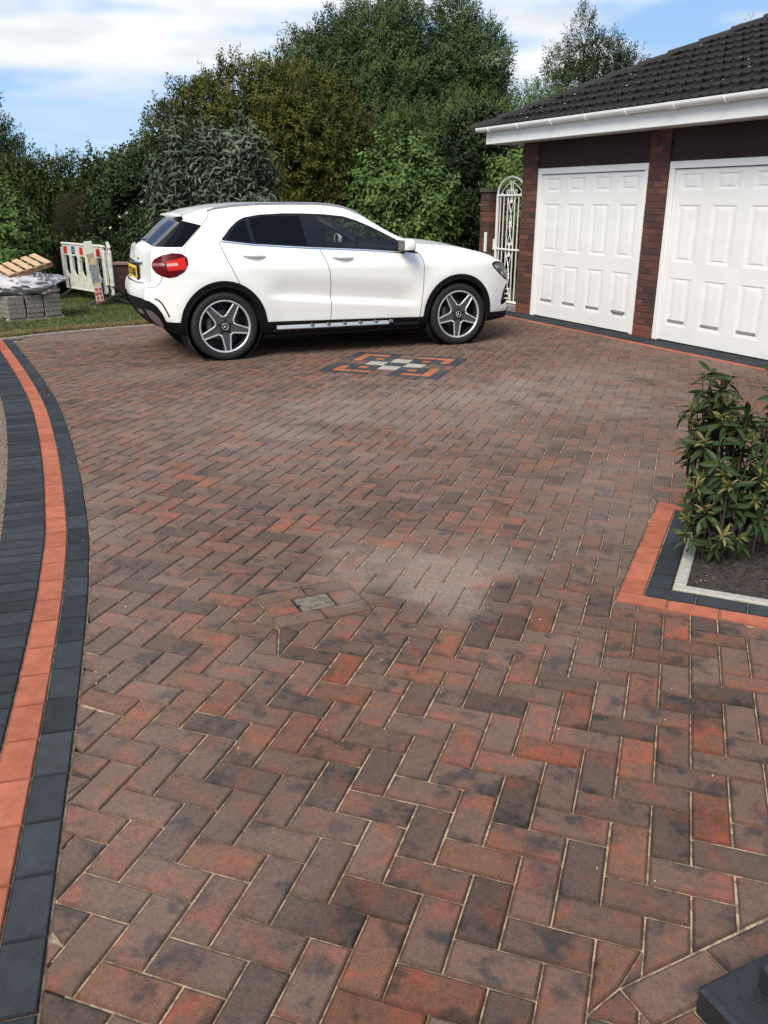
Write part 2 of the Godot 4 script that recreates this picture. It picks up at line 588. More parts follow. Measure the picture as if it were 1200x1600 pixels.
# one block: polygon in (x, z), its top at height y0, chamfered edges
func block(b: Mb, poly: PackedVector2Array, y0 := 0.0, gap := 0.0014, bev := 0.0075, uv_size := 2.0, depth := 0.016) -> bool:
	var p := PackedVector2Array()
	for i in poly.size():
		# drop doubled and straight-line corners
		var q0 := p[p.size() - 1] if p.size() > 0 else poly[poly.size() - 1]
		var q1 := poly[i]
		var q2 := poly[(i + 1) % poly.size()]
		if q1.distance_to(q0) < 0.0015 or q1.distance_to(q2) < 0.0015: continue
		if absf((q1 - q0).normalized().cross((q2 - q1).normalized())) < 0.02: continue
		p.append(q1)
	if p.size() < 3: return false
	if Mb.area(p) < 0.0:
		p.reverse()
	if Mb.area(p) < 2.0e-4:
		return false
	var a := Mb.inset(p, gap + rng.randf() * 0.0008)
	if Mb.area(a) < 1.0e-4: return false
	var per := 0.0
	for i in p.size(): per += p[i].distance_to(p[(i + 1) % p.size()])
	if Mb.area(p) / per < 0.0045: return false
	var m := Mb.inset(a, bev * 0.45)
	var f := Mb.inset(a, bev)
	if Mb.area(f) < 0.5 * Mb.area(a):
		m = Mb.inset(a, bev * 0.15); f = Mb.inset(a, bev * 0.3)
	var c := Vector2.ZERO
	for q in a: c += q
	c /= a.size()
	var bad := false
	for q in f:
		if not Geometry2D.is_point_in_polygon(q, p): bad = true
	if bad or Mb.area(f) < 0.3 * Mb.area(p):
		var off := Geometry2D.offset_polygon(p, -0.002)
		a = PackedVector2Array(); m = PackedVector2Array(); f = PackedVector2Array()
		if off.size() == 1:
			a = off[0]
			if Mb.area(a) < 0.0: a.reverse()
			m = a; f = a
		else:
			for q in p:
				a.append(q.lerp(c, 0.03)); m.append(q.lerp(c, 0.07)); f.append(q.lerp(c, 0.14))
	var tx := rng.randf_range(-0.006, 0.006)
	var tz := rng.randf_range(-0.006, 0.006)
	var dy := y0 + rng.randf_range(-0.0008, 0.0008)
	var uo := Vector2(rng.randf(), rng.randf())
	var ua := rng.randf() * TAU
	var ca := cos(ua) / uv_size
	var sa := sin(ua) / uv_size
	var N := a.size()
	var nt := Vector3(-tx, 1.0, -tz).normalized()
	var P := func(q: Vector2, h: float) -> Vector3:
		return Vector3(q.x, dy + h + (q.x - c.x) * tx + (q.y - c.y) * tz, q.y)
	var U := func(q: Vector2) -> Vector2:
		var d := q - c
		return uo + Vector2(d.x * ca - d.y * sa, d.x * sa + d.y * ca)
	var fan := func(tri3: Array, nn: Vector3) -> void:
		for q in tri3:
			b.put(q[0], nn, U.call(q[1]), dust_uv(q[1]))
	# top
	var ix := Geometry2D.triangulate_polygon(f)
	if ix.is_empty():
		for i in range(1, N - 1): ix.append_array(PackedInt32Array([0, i, i + 1]))
	for i in range(0, ix.size(), 3):
		var A := f[ix[i]]; var B := f[ix[i + 1]]; var D := f[ix[i + 2]]
		if (B - A).cross(D - A) < 0.0:
			var sw := B; B = D; D = sw
		fan.call([[P.call(A, 0.0), A], [P.call(B, 0.0), B], [P.call(D, 0.0), D]], nt)
	# shade of the arrises and sides, put into the vertex colour
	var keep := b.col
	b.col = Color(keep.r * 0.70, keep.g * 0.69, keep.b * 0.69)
	for i in N:
		var k := (i + 1) % N
		var e := (a[k] - a[i]).normalized()
		var out := Vector3(e.y, 0, -e.x)
		var n1 := (out * 0.45 + Vector3.UP).normalized()
		var n2 := (out + Vector3.UP * 0.5).normalized()
		var r0 := [[f[i], 0.0], [f[k], 0.0]]
		var r1 := [[m[i], -bev * 0.22], [m[k], -bev * 0.22]]
		var r2 := [[a[i], -bev * 0.95], [a[k], -bev * 0.95]]
		var r3 := [[a[i], -depth], [a[k], -depth]]
		for z in [[r0, r1, n1], [r1, r2, n2], [r2, r3, out]]:
			var q0: Array = z[0]; var q1: Array = z[1]
			var p0: Vector3 = P.call(q0[0][0], q0[0][1]); var p1: Vector3 = P.call(q0[1][0], q0[1][1])
			var p2: Vector3 = P.call(q1[0][0], q1[0][1]); var p3: Vector3 = P.call(q1[1][0], q1[1][1])
			fan.call([[p0, q0[0][0]], [p2, q1[0][0]], [p3, q1[1][0]]], z[2])
			fan.call([[p0, q0[0][0]], [p3, q1[1][0]], [p1, q0[1][0]]], z[2])
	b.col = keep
	return true

func new_block() -> Mb:
	var b := Mb.new()
	b.use_uv = true
	b.use_c = true
	return b

func clay_tint() -> Color:
	var k := rng.randf_range(0.72, 1.0)
	var t := rng.randf()
	if t < 0.18: return Color(0.58 * k, 0.62 * k, 0.64 * k)
	if t < 0.28: return Color(1.0 * k, 0.80 * k, 0.69 * k)
	if t < 0.33: return Color(1.0 * k, 0.72 * k, 0.60 * k)
	return Color(0.86 * k, 0.84 * k, 0.84 * k)

func red_tint() -> Color:
	var k := rng.randf_range(0.82, 1.10)
	return Color(0.485 * k, 0.160 * k, 0.096 * k)

func charcoal_tint() -> Color:
	var k := rng.randf_range(0.75, 1.2)
	return Color(0.052 * k, 0.0575 * k, 0.064 * k)

const G0 := Vector3(2.116, 0, -12.83)      # foot of the first garage door's left frame
const GYAW := -64.3
var g_e := Vector2(cos(deg_to_rad(64.3)), sin(deg_to_rad(64.3)))
var g_n := Vector2(-sin(deg_to_rad(64.3)), cos(deg_to_rad(64.3)))
func gpt(s: float, o: float) -> Vector2:
	return Vector2(G0.x, G0.z) + g_e * s + g_n * o

const BED := Vector2(0.962, -3.194)        # front left corner of the planting bed
func bpt(x: float, z: float) -> Vector2:
	var t := deg_to_rad(24.0)
	return BED + Vector2(cos(t), sin(t)) * x + Vector2(-sin(t), cos(t)) * z

const DRAIN := Vector2(-0.290, -3.165)
func dpt(x: float, z: float) -> Vector2:
	var t := deg_to_rad(-24.8)
	return DRAIN + Vector2(cos(t), sin(t)) * x + Vector2(-sin(t), cos(t)) * z

const STEP := Vector2(0.640, -1.292)
func spt(x: float, z: float) -> Vector2:
	var t := deg_to_rad(-25.7)
	return STEP + Vector2(cos(t), sin(t)) * x + Vector2(-sin(t), cos(t)) * z

const MOTIF_I := -23                        # lattice cell of the motif's near left corner
const MOTIF_J := 63

var EDGE_OUT := 0.44                        # charcoal and red courses before the garage doors
var holes: Array = []
var lawn_edge := PackedVector2Array([Vector2(-5.6, -9.3), Vector2(-4.62, -10.2), Vector2(-4.30, -10.55), Vector2(-3.95, -10.90), Vector2(-3.52, -11.24), Vector2(-3.15, -11.50), Vector2(-2.2, -12.15), Vector2(-1.0, -12.9), Vector2(0.2, -13.6), Vector2(1.15, -14.25)])

func rect_poly(f: Callable, x0: float, x1: float, z0: float, z1: float) -> PackedVector2Array:
	return PackedVector2Array([f.call(x0, z0), f.call(x1, z0), f.call(x1, z1), f.call(x0, z1)])

func make_ground() -> void:
	make_paver_textures()
	var g := ground("ground")
	var b := Mb.new()
	b.quad(Vector3(-150, -0.035, 60), Vector3(150, -0.035, 60), Vector3(150, -0.035, -200), Vector3(-150, -0.035, -200))
	obj("turf_sheet", b, textured(mottle(151, 0.03, Vector3(0.055, 0.07, 0.02), Vector3(0.10, 0.12, 0.035), 256, 0.3), 0.35, 0.95), g)
	# the older path outside the border
	var v := ground("verge_path")
	b = Mb.new()
	var out := offset_line(border_line, -0.318)
	for i in out.size() - 1:
		var a0 := out[i]; var a1 := out[i + 1]
		b.quad(Vector3(a0.x - 3.0, -0.012, a0.y), Vector3(a0.x, -0.012, a0.y), Vector3(a1.x, -0.012, a1.y), Vector3(a1.x - 3.0, -0.012, a1.y))
	var vm := textured(mottle(157, 0.02, Vector3(0.125, 0.10, 0.068), Vector3(0.165, 0.135, 0.094), 512, 0.5, 0.2, 0.8), 0.7, 0.95, 0.8)
	obj("path_surface", b, vm, v)
	# loose grit along the border's outer edge
	b = Mb.new()
	for i in 520:
		var t := rng.randf() * (out.size() - 3) + 1.0
		var k := int(t)
		var q := out[k].lerp(out[k + 1], t - k) + Vector2(-absf(rng.randfn(0.0, 0.10)) - 0.005, 0)
		var s := rng.randf_range(0.003, 0.010)
		b.box(Transform3D(Basis.from_euler(Vector3(rng.randf() * 3, rng.randf() * 3, rng.randf() * 3)), Vector3(q.x, -0.010 + s * 0.4, q.y)), Vector3(s, s * 0.8, s * 1.2), s * 0.3)
	kind(obj("loose_grit", b, mat(0.34, 0.27, 0.19, 0.95), v), "stuff")

func make_driveway() -> void:
	var d := ground("driveway")
	var inner := smooth_line(border_line, 0.12)
	inner = offset_line(inner, 0.103)
	var dom := PackedVector2Array()
	for q in inner:
		if q.y > -10.05: dom.append(q)
	for q in lawn_edge:
		if q.x > -4.45: dom.append(q)
	dom.append(gpt(-1.25, EDGE_OUT - 0.03))
	dom.append(gpt(7.5, EDGE_OUT))
	dom.append(Vector2(6.5, -2.0))
	dom.append(Vector2(3.6, 0.75))
	# sand bed under and between the blocks
	var b := Mb.new()
	var sn := noise(141, 1.1, 4)
	var cs := 0.12
	var H := func(x: float, z: float) -> float: return -0.0070 + 0.0030 * sn.get_noise_2d(x, z)
	for jz in 124:
		for jx in 98:
			var x := -5.1 + jx * cs
			var z := -14.0 + jz * cs
			var mid := Vector2(x + cs * 0.5, z + cs * 0.5)
			if not Geometry2D.is_point_in_polygon(mid, dom): continue
			if Geometry2D.is_point_in_polygon(mid, rect_poly(bpt, 0.12, 4.5, -1.25, -0.12)): continue
			b.quad(Vector3(x, H.call(x, z), z), Vector3(x, H.call(x, z + cs), z + cs), Vector3(x + cs, H.call(x + cs, z + cs), z + cs), Vector3(x + cs, H.call(x + cs, z), z))
	obj("jointing_sand", b, sand_mat, d)
	holes = [rect_poly(bpt, 0.0, 4.5, -1.37, 0.0), rect_poly(dpt, -0.2, 0.2, -0.16, 0.16), rect_poly(spt, -0.104, 3.0, -0.104, 2.0)]
	var near: Array = []
	var far := new_block()
	for j in range(-16, 150):
		for i in range(-88, 78):
			var k := posmod(i - j, 4)
			if k > 1: continue
			var q: PackedVector2Array
			if k == 0: q = PackedVector2Array([lat(i, j), lat(i + 1, j), lat(i + 1, j + 2), lat(i, j + 2)])
			else: q = PackedVector2Array([lat(i, j), lat(i + 2, j), lat(i + 2, j + 1), lat(i, j + 1)])
			var c := (q[0] + q[2]) * 0.5
			if c.y > 0.9 or c.y < -14.6 or c.x < -5.0 or c.x > 6.6: continue
			# cells the motif takes
			if i >= MOTIF_I - 1 and i < MOTIF_I + 12 and j >= MOTIF_J - 1 and j < MOTIF_J + 12:
				var wide := 2 if k == 1 else 1
				var tall := 1 if k == 1 else 2
				var over := false
				for x in wide:
					for y in tall:
						if motif_cell(i + x - MOTIF_I, j + y - MOTIF_J) != ".": over = true
				if over:
					for x in wide:
						for y in tall:
							if motif_cell(i + x - MOTIF_I, j + y - MOTIF_J) == ".":
								near.append([99.0, PackedVector2Array([lat(i + x, j + y), lat(i + x + 1, j + y), lat(i + x + 1, j + y + 1), lat(i + x, j + y + 1)])])
					continue
			var ins := 0
			for p in q:
				if Geometry2D.is_point_in_polygon(p, dom): ins += 1
			if ins == 0: continue
			var polys: Array = [q]
			if ins < 4: polys = Geometry2D.intersect_polygons(q, dom)
			for h in holes:
				var nx: Array = []
				for p in polys:
					var touch := false
					for r in p:
						if Geometry2D.is_point_in_polygon(r, h): touch = true
					for r in h:
						if Geometry2D.is_point_in_polygon(r, p): touch = true
					if touch: nx.append_array(Geometry2D.clip_polygons(p, h))
					else: nx.append(p)
				polys = nx
			var flat: Array = []
			for p in polys: flat.append_array(convex_bits(p))
			for p in flat:
				near.append([Vector3(c.x, 1.55, c.y).length() + (50.0 if seen_never(c) else 0.0), p])
	near.sort_custom(func(x, y): return x[0] < y[0])
	var made := 0
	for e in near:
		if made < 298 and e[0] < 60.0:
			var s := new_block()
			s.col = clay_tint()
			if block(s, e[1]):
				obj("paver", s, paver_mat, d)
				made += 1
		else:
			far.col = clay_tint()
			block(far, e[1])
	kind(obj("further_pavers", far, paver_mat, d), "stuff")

# a cut block with an inward corner is laid as two
func convex_bits(p: PackedVector2Array) -> Array:
	if p.size() <= 4 and p.size() > 0:
		var same := true
		for i in p.size():
			if (p[(i + 1) % p.size()] - p[i]).cross(p[(i + 2) % p.size()] - p[(i + 1) % p.size()]) * Mb.area(p) < -1e-9: same = false
		if same: return [p]
	var o: Array = Geometry2D.decompose_polygon_in_convex(p)
	return o if not o.is_empty() else [p]

# outside what the frame takes in of the ground
func seen_never(c: Vector2) -> bool:
	var z := -c.y
	return z < 1.15 or absf(c.x) > 0.46 * (z + 0.55) + 0.08

func course(parent: Node3D, called: String, line: PackedVector2Array, o0: float, o1: float, length: float, tint: Callable, limit := 300, first := 0) -> void:
	var L := smooth_line(line, 0.02)
	var mid := offset_line(L, (o0 + o1) * 0.5)
	var A := offset_line(L, o0)
	var B := offset_line(L, o1)
	# walk along the middle of the course
	var marks: Array = [0]
	var run := -rng.randf() * length
	for i in range(1, mid.size()):
		run += mid[i].distance_to(mid[i - 1])
		if run >= length:
			marks.append(i); run -= length
	var made := 0
	var rest := new_block()
	for k in marks.size() - 1:
		var i0: int = marks[k]; var i1: int = marks[k + 1]
		var q := PackedVector2Array([A[i0], A[i1], B[i1], B[i0]])
		var hid := seen_never((q[0] + q[2]) * 0.5)
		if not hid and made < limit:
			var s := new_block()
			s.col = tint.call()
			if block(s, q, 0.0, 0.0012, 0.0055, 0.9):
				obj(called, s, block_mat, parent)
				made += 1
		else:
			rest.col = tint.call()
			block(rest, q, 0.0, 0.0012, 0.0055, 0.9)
	if rest.v.size() > 0:
		kind(obj("unseen_" + called + "s", rest, block_mat, parent), "stuff")

func make_border() -> void:
	var d := ground("driveway_border")
	var b := Mb.new()
	var L := smooth_line(border_line, 0.15)
	var A := offset_line(L, -0.322)
	var B := offset_line(L, 0.108)
	for i in L.size() - 1:
		b.quad(Vector3(A[i].x, -0.0062, A[i].y), Vector3(B[i].x, -0.0062, B[i].y), Vector3(B[i + 1].x, -0.0062, B[i + 1].y), Vector3(A[i + 1].x, -0.0062, A[i + 1].y))
	obj("jointing_sand", b, textured(mottle(163, 0.03, Vector3(0.09, 0.066, 0.045), Vector3(0.20, 0.15, 0.10), 256, 0.35), 2.2, 0.95, 0.3), d)
	course(d, "charcoal_block", border_line, 0.0, 0.102, 0.203, charcoal_tint)
	course(d, "red_block", border_line, -0.103, 0.0, 0.203, red_tint)
	course(d, "charcoal_soldier_block", border_line, -0.310, -0.104, 0.103, charcoal_tint)

func make_garage_edge() -> void:
	var d := ground("garage_paving_edge")
	var b := Mb.new()
	var p := [gpt(-1.3, 0.0), gpt(7.5, 0.0), gpt(7.5, EDGE_OUT), gpt(-1.3, EDGE_OUT)]
	b.quad(Vector3(p[0].x, -0.0068, p[0].y), Vector3(p[3].x, -0.0068, p[3].y), Vector3(p[2].x, -0.0068, p[2].y), Vector3(p[1].x, -0.0068, p[1].y))
	obj("jointing_sand", b, sand_mat, d)
	var line := PackedVector2Array([gpt(-1.25, EDGE_OUT - 0.10), gpt(0.5, EDGE_OUT - 0.10), gpt(2.5, EDGE_OUT - 0.10), gpt(5.0, EDGE_OUT - 0.10), gpt(7.4, EDGE_OUT - 0.10)])
	# this line runs towards the viewer, so its right-hand side is the wall's
	course(d, "red_block", line, 0.0, 0.1, 0.203, red_tint)
	course(d, "charcoal_block", line, -0.204, -0.002, 0.103, charcoal_tint)
	course(d, "charcoal_threshold_block", line, -0.335, -0.206, 0.203, charcoal_tint)

# ---------------------------------------------------------------- the inlaid motif

func motif_cell(x: int, y: int) -> String:
	if x < 0 or y < 0 or x > 11 or y > 11: return "."
	# turned in quarters about the middle: bring the cell into the corner at (0, 0)
	var px := x
	var py := y
	for k in 4:
		if px < 6 and py < 5:
			break
		var t := px
		px = py
		py = 11 - t
	if px >= 5 or py >= 5:
		if (x in [5, 6]) and (y in [5, 6]): return "C"
		if (x in [5, 6]) and (y in [3, 4, 7, 8]): return "W"
		if (y in [5, 6]) and (x in [3, 4, 7, 8]): return "W"
		return "."
	if px == 0 or py == 0: return "C"
	if py == 1: return "O"
	if px == 1 and py <= 3: return "O"
	if px == 3 and py == 3: return "O"
	return "C"

func make_motif() -> void:
	var t := thing("paving_motif", "square motif of orange, charcoal and cream blocks inlaid in the brown paving beside the car", "paving motif")
	var done := {}
	for y in 12:
		for x in 12:
			var k := motif_cell(x, y)
			if k == "." or done.has(Vector2i(x, y)): continue
			var w := 1
			var h := 1
			if k == "W":
				w = 2
			elif x + 1 < 12 and motif_cell(x + 1, y) == k and not done.has(Vector2i(x + 1, y)): w = 2
			elif y + 1 < 12 and motif_cell(x, y + 1) == k and not done.has(Vector2i(x, y + 1)): h = 2
			for a in w:
				for c in h: done[Vector2i(x + a, y + c)] = true
			var s := new_block()
			if k == "O": s.col = red_tint() * Color(1.0, 1.12, 0.95)
			elif k == "C": s.col = charcoal_tint() * 1.45
			else: s.col = Color(0.46, 0.43, 0.35) * rng.randf_range(0.95, 1.06)
			var i := MOTIF_I + x
			var j := MOTIF_J + y
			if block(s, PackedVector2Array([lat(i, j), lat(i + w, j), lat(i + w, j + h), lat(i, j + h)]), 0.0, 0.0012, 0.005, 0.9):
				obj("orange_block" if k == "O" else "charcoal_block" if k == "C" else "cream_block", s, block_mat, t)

# ---------------------------------------------------------------- drain cover, bed, step
func make_drain() -> void:
	var t := thing("drain_cover", "small grey concrete drain cover framed by angled pavers in the driveway", "drain cover")
	var cells := [[-0.2, 0.0, -0.16, -0.063], [0.0, 0.2, -0.16, -0.063], [-0.2, -0.075, -0.063, 0.063], [0.085, 0.2, -0.063, 0.063], [-0.2, 0.0, 0.063, 0.16], [0.0, 0.2, 0.063, 0.16]]
	for c in cells:
		var s := new_block()
		s.col = clay_tint()
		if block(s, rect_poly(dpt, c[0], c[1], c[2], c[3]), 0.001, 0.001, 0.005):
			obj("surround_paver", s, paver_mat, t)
	var b := Mb.new()
	var xf := Transform3D(Basis(Vector3.UP, deg_to_rad(24.8)), Vector3(DRAIN.x, 0, DRAIN.y))
	b.box(xf * Transform3D(Basis(), Vector3(0.006, -0.006, 0)), Vector3(0.142, 0.014, 0.116), 0.003)
	obj("concrete_lid", b, textured(mottle(167, 0.03, Vector3(0.115, 0.098, 0.070), Vector3(0.185, 0.160, 0.118), 256, 0.35), 3.0, 0.95, 0.8), t)
	b = Mb.new()
	b.box(xf * Transform3D(Basis(), Vector3(0.0, -0.010, 0)), Vector3(0.175, 0.008, 0.126))
	obj("lid_frame", b, mat(0.02, 0.018, 0.015, 0.9), t)
	b = Mb.new()
	b.box(xf * Transform3D(Basis(Vector3.UP, 0.2), Vector3(-0.068, 0.0012, 0.012)), Vector3(0.020, 0.002, 0.008))
	obj("lifting_slot", b, mat(0.008, 0.008, 0.008, 0.9), t)

func make_bed() -> void:
	var t := thing("planting_bed", "corner planting bed of bare soil edged in red and charcoal blocks and pale concrete", "flower bed")
	var D := -1.37
	var X := 3.6
	var run := func(called: String, x0: float, x1: float, z0: float, z1: float, along_x: bool, tint: Callable) -> void:
		var a := x0 if along_x else z0
		var e := x1 if along_x else z1
		while a < e - 0.02:
			var b2 := minf(a + 0.2025, e)
			if e - b2 < 0.05: b2 = e
			var s := new_block()
			s.col = tint.call()
			var q := rect_poly(bpt, a, b2, z0, z1) if along_x else rect_poly(bpt, x0, x1, a, b2)
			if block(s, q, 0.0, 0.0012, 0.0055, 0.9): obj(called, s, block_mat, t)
			a = b2
	# red course: left side, front, back
	run.call("red_block", 0.0, X, -0.101, 0.0, true, red_tint)
	run.call("red_block", 0.0, 0.101, D + 0.101, -0.102, false, red_tint)
	run.call("red_block", 0.0, X, D, D + 0.1, true, red_tint)
	run.call("charcoal_block", 0.102, X, -0.203, -0.102, true, charcoal_tint)
	run.call("charcoal_block", 0.102, 0.203, D + 0.203, -0.204, false, charcoal_tint)
	run.call("charcoal_block", 0.102, X, D + 0.102, D + 0.203, true, charcoal_tint)
	var xf := Transform3D(Basis(Vector3.UP, deg_to_rad(-24.0)), Vector3(BED.x, 0, BED.y))
	var b := Mb.new()
	b.bx(0.0, X, -0.03, -0.0080, -0.21, 0.0)
	b.bx(0.0, X, -0.03, -0.0080, D, D + 0.21)
	b.bx(0.0, 0.21, -0.03, -0.0080, D + 0.21, -0.21)
	obj("mortar_bed", b, sand_mat, t, xf)
	var cm := textured(mottle(173, 0.03, Vector3(0.36, 0.345, 0.29), Vector3(0.41, 0.395, 0.335), 256, 0.10), 3.0, 0.9, 0.5)
	b = Mb.new()
	b.bx(0.206, X, -0.005, 0.010, -0.256, -0.206, 0.004)
	obj("front_kerb", b, cm, t, xf)
	b = Mb.new()
	b.bx(0.206, 0.256, -0.005, 0.0105, D + 0.256, -0.257, 0.004)
	obj("side_kerb", b, cm, t, xf)
	b = Mb.new()
	b.bx(0.206, X, -0.005, 0.010, D + 0.206, D + 0.255, 0.004)
	obj("back_kerb", b, cm, t, xf)
	# soil: a rough surface a little below the kerb
	var n1 := noise(181, 3.0, 4)
	var n2 := noise(183, 14.0, 3)
	var rows: Array = []
	for i in 70:
		var r := PackedVector3Array()
		for j in 150:
			var x := 0.252 + (X - 0.252) * j / 149.0
			var z := -0.250 + (D + 0.5) * i / 69.0
			var edge := minf(minf(x - 0.252, -0.25 - z), z - (D + 0.25))
			var h := maxf(-0.0035, -0.001 + smooth(0.0, 0.2, edge) * (0.030 * n1.get_noise_2d(x, z) + 0.014) + 0.014 * n2.get_noise_2d(x, z))
			r.append(Vector3(x, h, z))
		rows.append(r)
	b = Mb.new()
	b.grid(rows)
	obj("soil", b, textured(mottle(187, 0.035, Vector3(0.016, 0.012, 0.009), Vector3(0.060, 0.044, 0.033), 512, 0.6), 1.6, 0.97, 2.0), t, xf)
	b = Mb.new()
	var cl := Mb.new()
	for i in 1500:
		var x := rng.randf_range(0.27, 2.2)
		var z := rng.randf_range(D + 0.27, -0.275)
		if rng.randf() < 0.45:
			x = 0.27 + absf(rng.randfn(0, 0.40)); z = -0.275 - absf(rng.randfn(0, 0.25))
			if z < D + 0.27: continue
		var s := rng.randf_range(0.004, 0.013) * (2.0 if rng.randf() < 0.05 else 1.0)
		var xf2 := Transform3D(Basis.from_euler(Vector3(rng.randf() * 6, rng.randf() * 6, rng.randf() * 6)), Vector3(x, 0.001 + 0.03 * n1.get_noise_2d(x, z), z))
		if rng.randf() < 0.22: b.box(xf2, Vector3(s, s * 0.75, s * 1.3), s * 0.3)
		else: cl.box(xf2, Vector3(s * 2.0, s * 1.4, s * 1.9), s * 0.5)
	kind(obj("pale_stones", b, mat(0.27, 0.24, 0.195, 0.9), t, xf), "stuff")
	kind(obj("soil_clods", cl, mat(0.035, 0.027, 0.021, 0.97), t, xf), "stuff")

func make_step() -> void:
	var t := thing("doorstep", "two tier black painted doorstep corner beside a row of edging pavers", "doorstep")
	var xf := Transform3D(Basis(Vector3.UP, deg_to_rad(25.7)), Vector3(STEP.x, 0, STEP.y))
	var sm := textured(mottle(191, 0.03, Vector3(0.014, 0.016, 0.018), Vector3(0.019, 0.0215, 0.024), 256, 0.35, 0.2, 0.8), 3.0, 0.5, 0.12)
	var b := Mb.new()
	b.bx(0.0, 3.0, -0.02, 0.060, 0.0, 2.0, 0.008)
	obj("lower_tread", b, sm, t, xf)
	b = Mb.new()
	b.bx(0.105, 3.0, 0.053, 0.125, 0.050, 2.0, 0.010)
	obj("upper_tread", b, sm, t, xf)
	# edging pavers round the step
	var b2 := 0.0
	var x := -0.103
	while x < 2.6:
		b2 = x + (0.235 if x < 0.0 else 0.2)
		var s := new_block()
		s.col = clay_tint()
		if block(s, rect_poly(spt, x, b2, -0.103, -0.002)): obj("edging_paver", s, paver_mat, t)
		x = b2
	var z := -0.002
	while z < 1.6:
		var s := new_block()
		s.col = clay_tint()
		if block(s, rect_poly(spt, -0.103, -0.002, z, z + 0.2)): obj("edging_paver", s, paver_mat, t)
		z += 0.2

# ---------------------------------------------------------------- garage
func brick_tint() -> Color:
	var t := rng.randf()
	var k := rng.randf_range(0.75, 1.1)
	if t < 0.2: return Color(0.082 * k, 0.042 * k, 0.034 * k)
	if t < 0.4: return Color(0.17 * k, 0.064 * k, 0.046 * k)
	return Color(0.125 * k, 0.052 * k, 0.039 * k)

var brick_mat: StandardMaterial3D
var mortar_mat: StandardMaterial3D

# a brick pier from x0 to x1, its face at z1, as real bricks on a mortar core
func brick_pier(parent: Node3D, called: String, x0: float, x1: float, z0: float, z1: float, h: float, ret := true) -> void:
	var core := Mb.new()
	core.bx(x0 + 0.006, x1 - 0.006, -0.02, h, z0, z1 - 0.007)
	var pier := obj(called, core, mortar_mat, parent)
	var w := x1 - x0
	var y := 0.0
	var n := 0
	while y < h - 0.02:
		var top := minf(y + 0.066, h)
		var cuts: Array = []
		if w > 0.25:
			cuts = [x0, x0 + 0.2175, x1] if n % 2 == 0 else [x0, x0 + w - 0.2175, x1]
		else:
			cuts = [x0, x1] if n % 2 == 0 else [x0, (x0 + x1) * 0.5, x1]
		for k in cuts.size() - 1:
			var b := Mb.new()
			b.use_c = true
			b.col = brick_tint()
			if n < 2: b.col = Color(0.21, 0.07, 0.047)
			var a: float = cuts[k] + (0.0 if k == 0 else 0.005)
			var e: float = cuts[k + 1] - (0.0 if k == cuts.size() - 2 else 0.005)
			b.bx(a, e, y + 0.0, top, z0 + 0.001 if k == 0 or k == cuts.size() - 2 else z1 - 0.1, z1 + rng.randf_range(-0.001, 0.0015), 0.0025)
			obj("brick", b, brick_mat, pier)
		y += 0.075
		n += 1

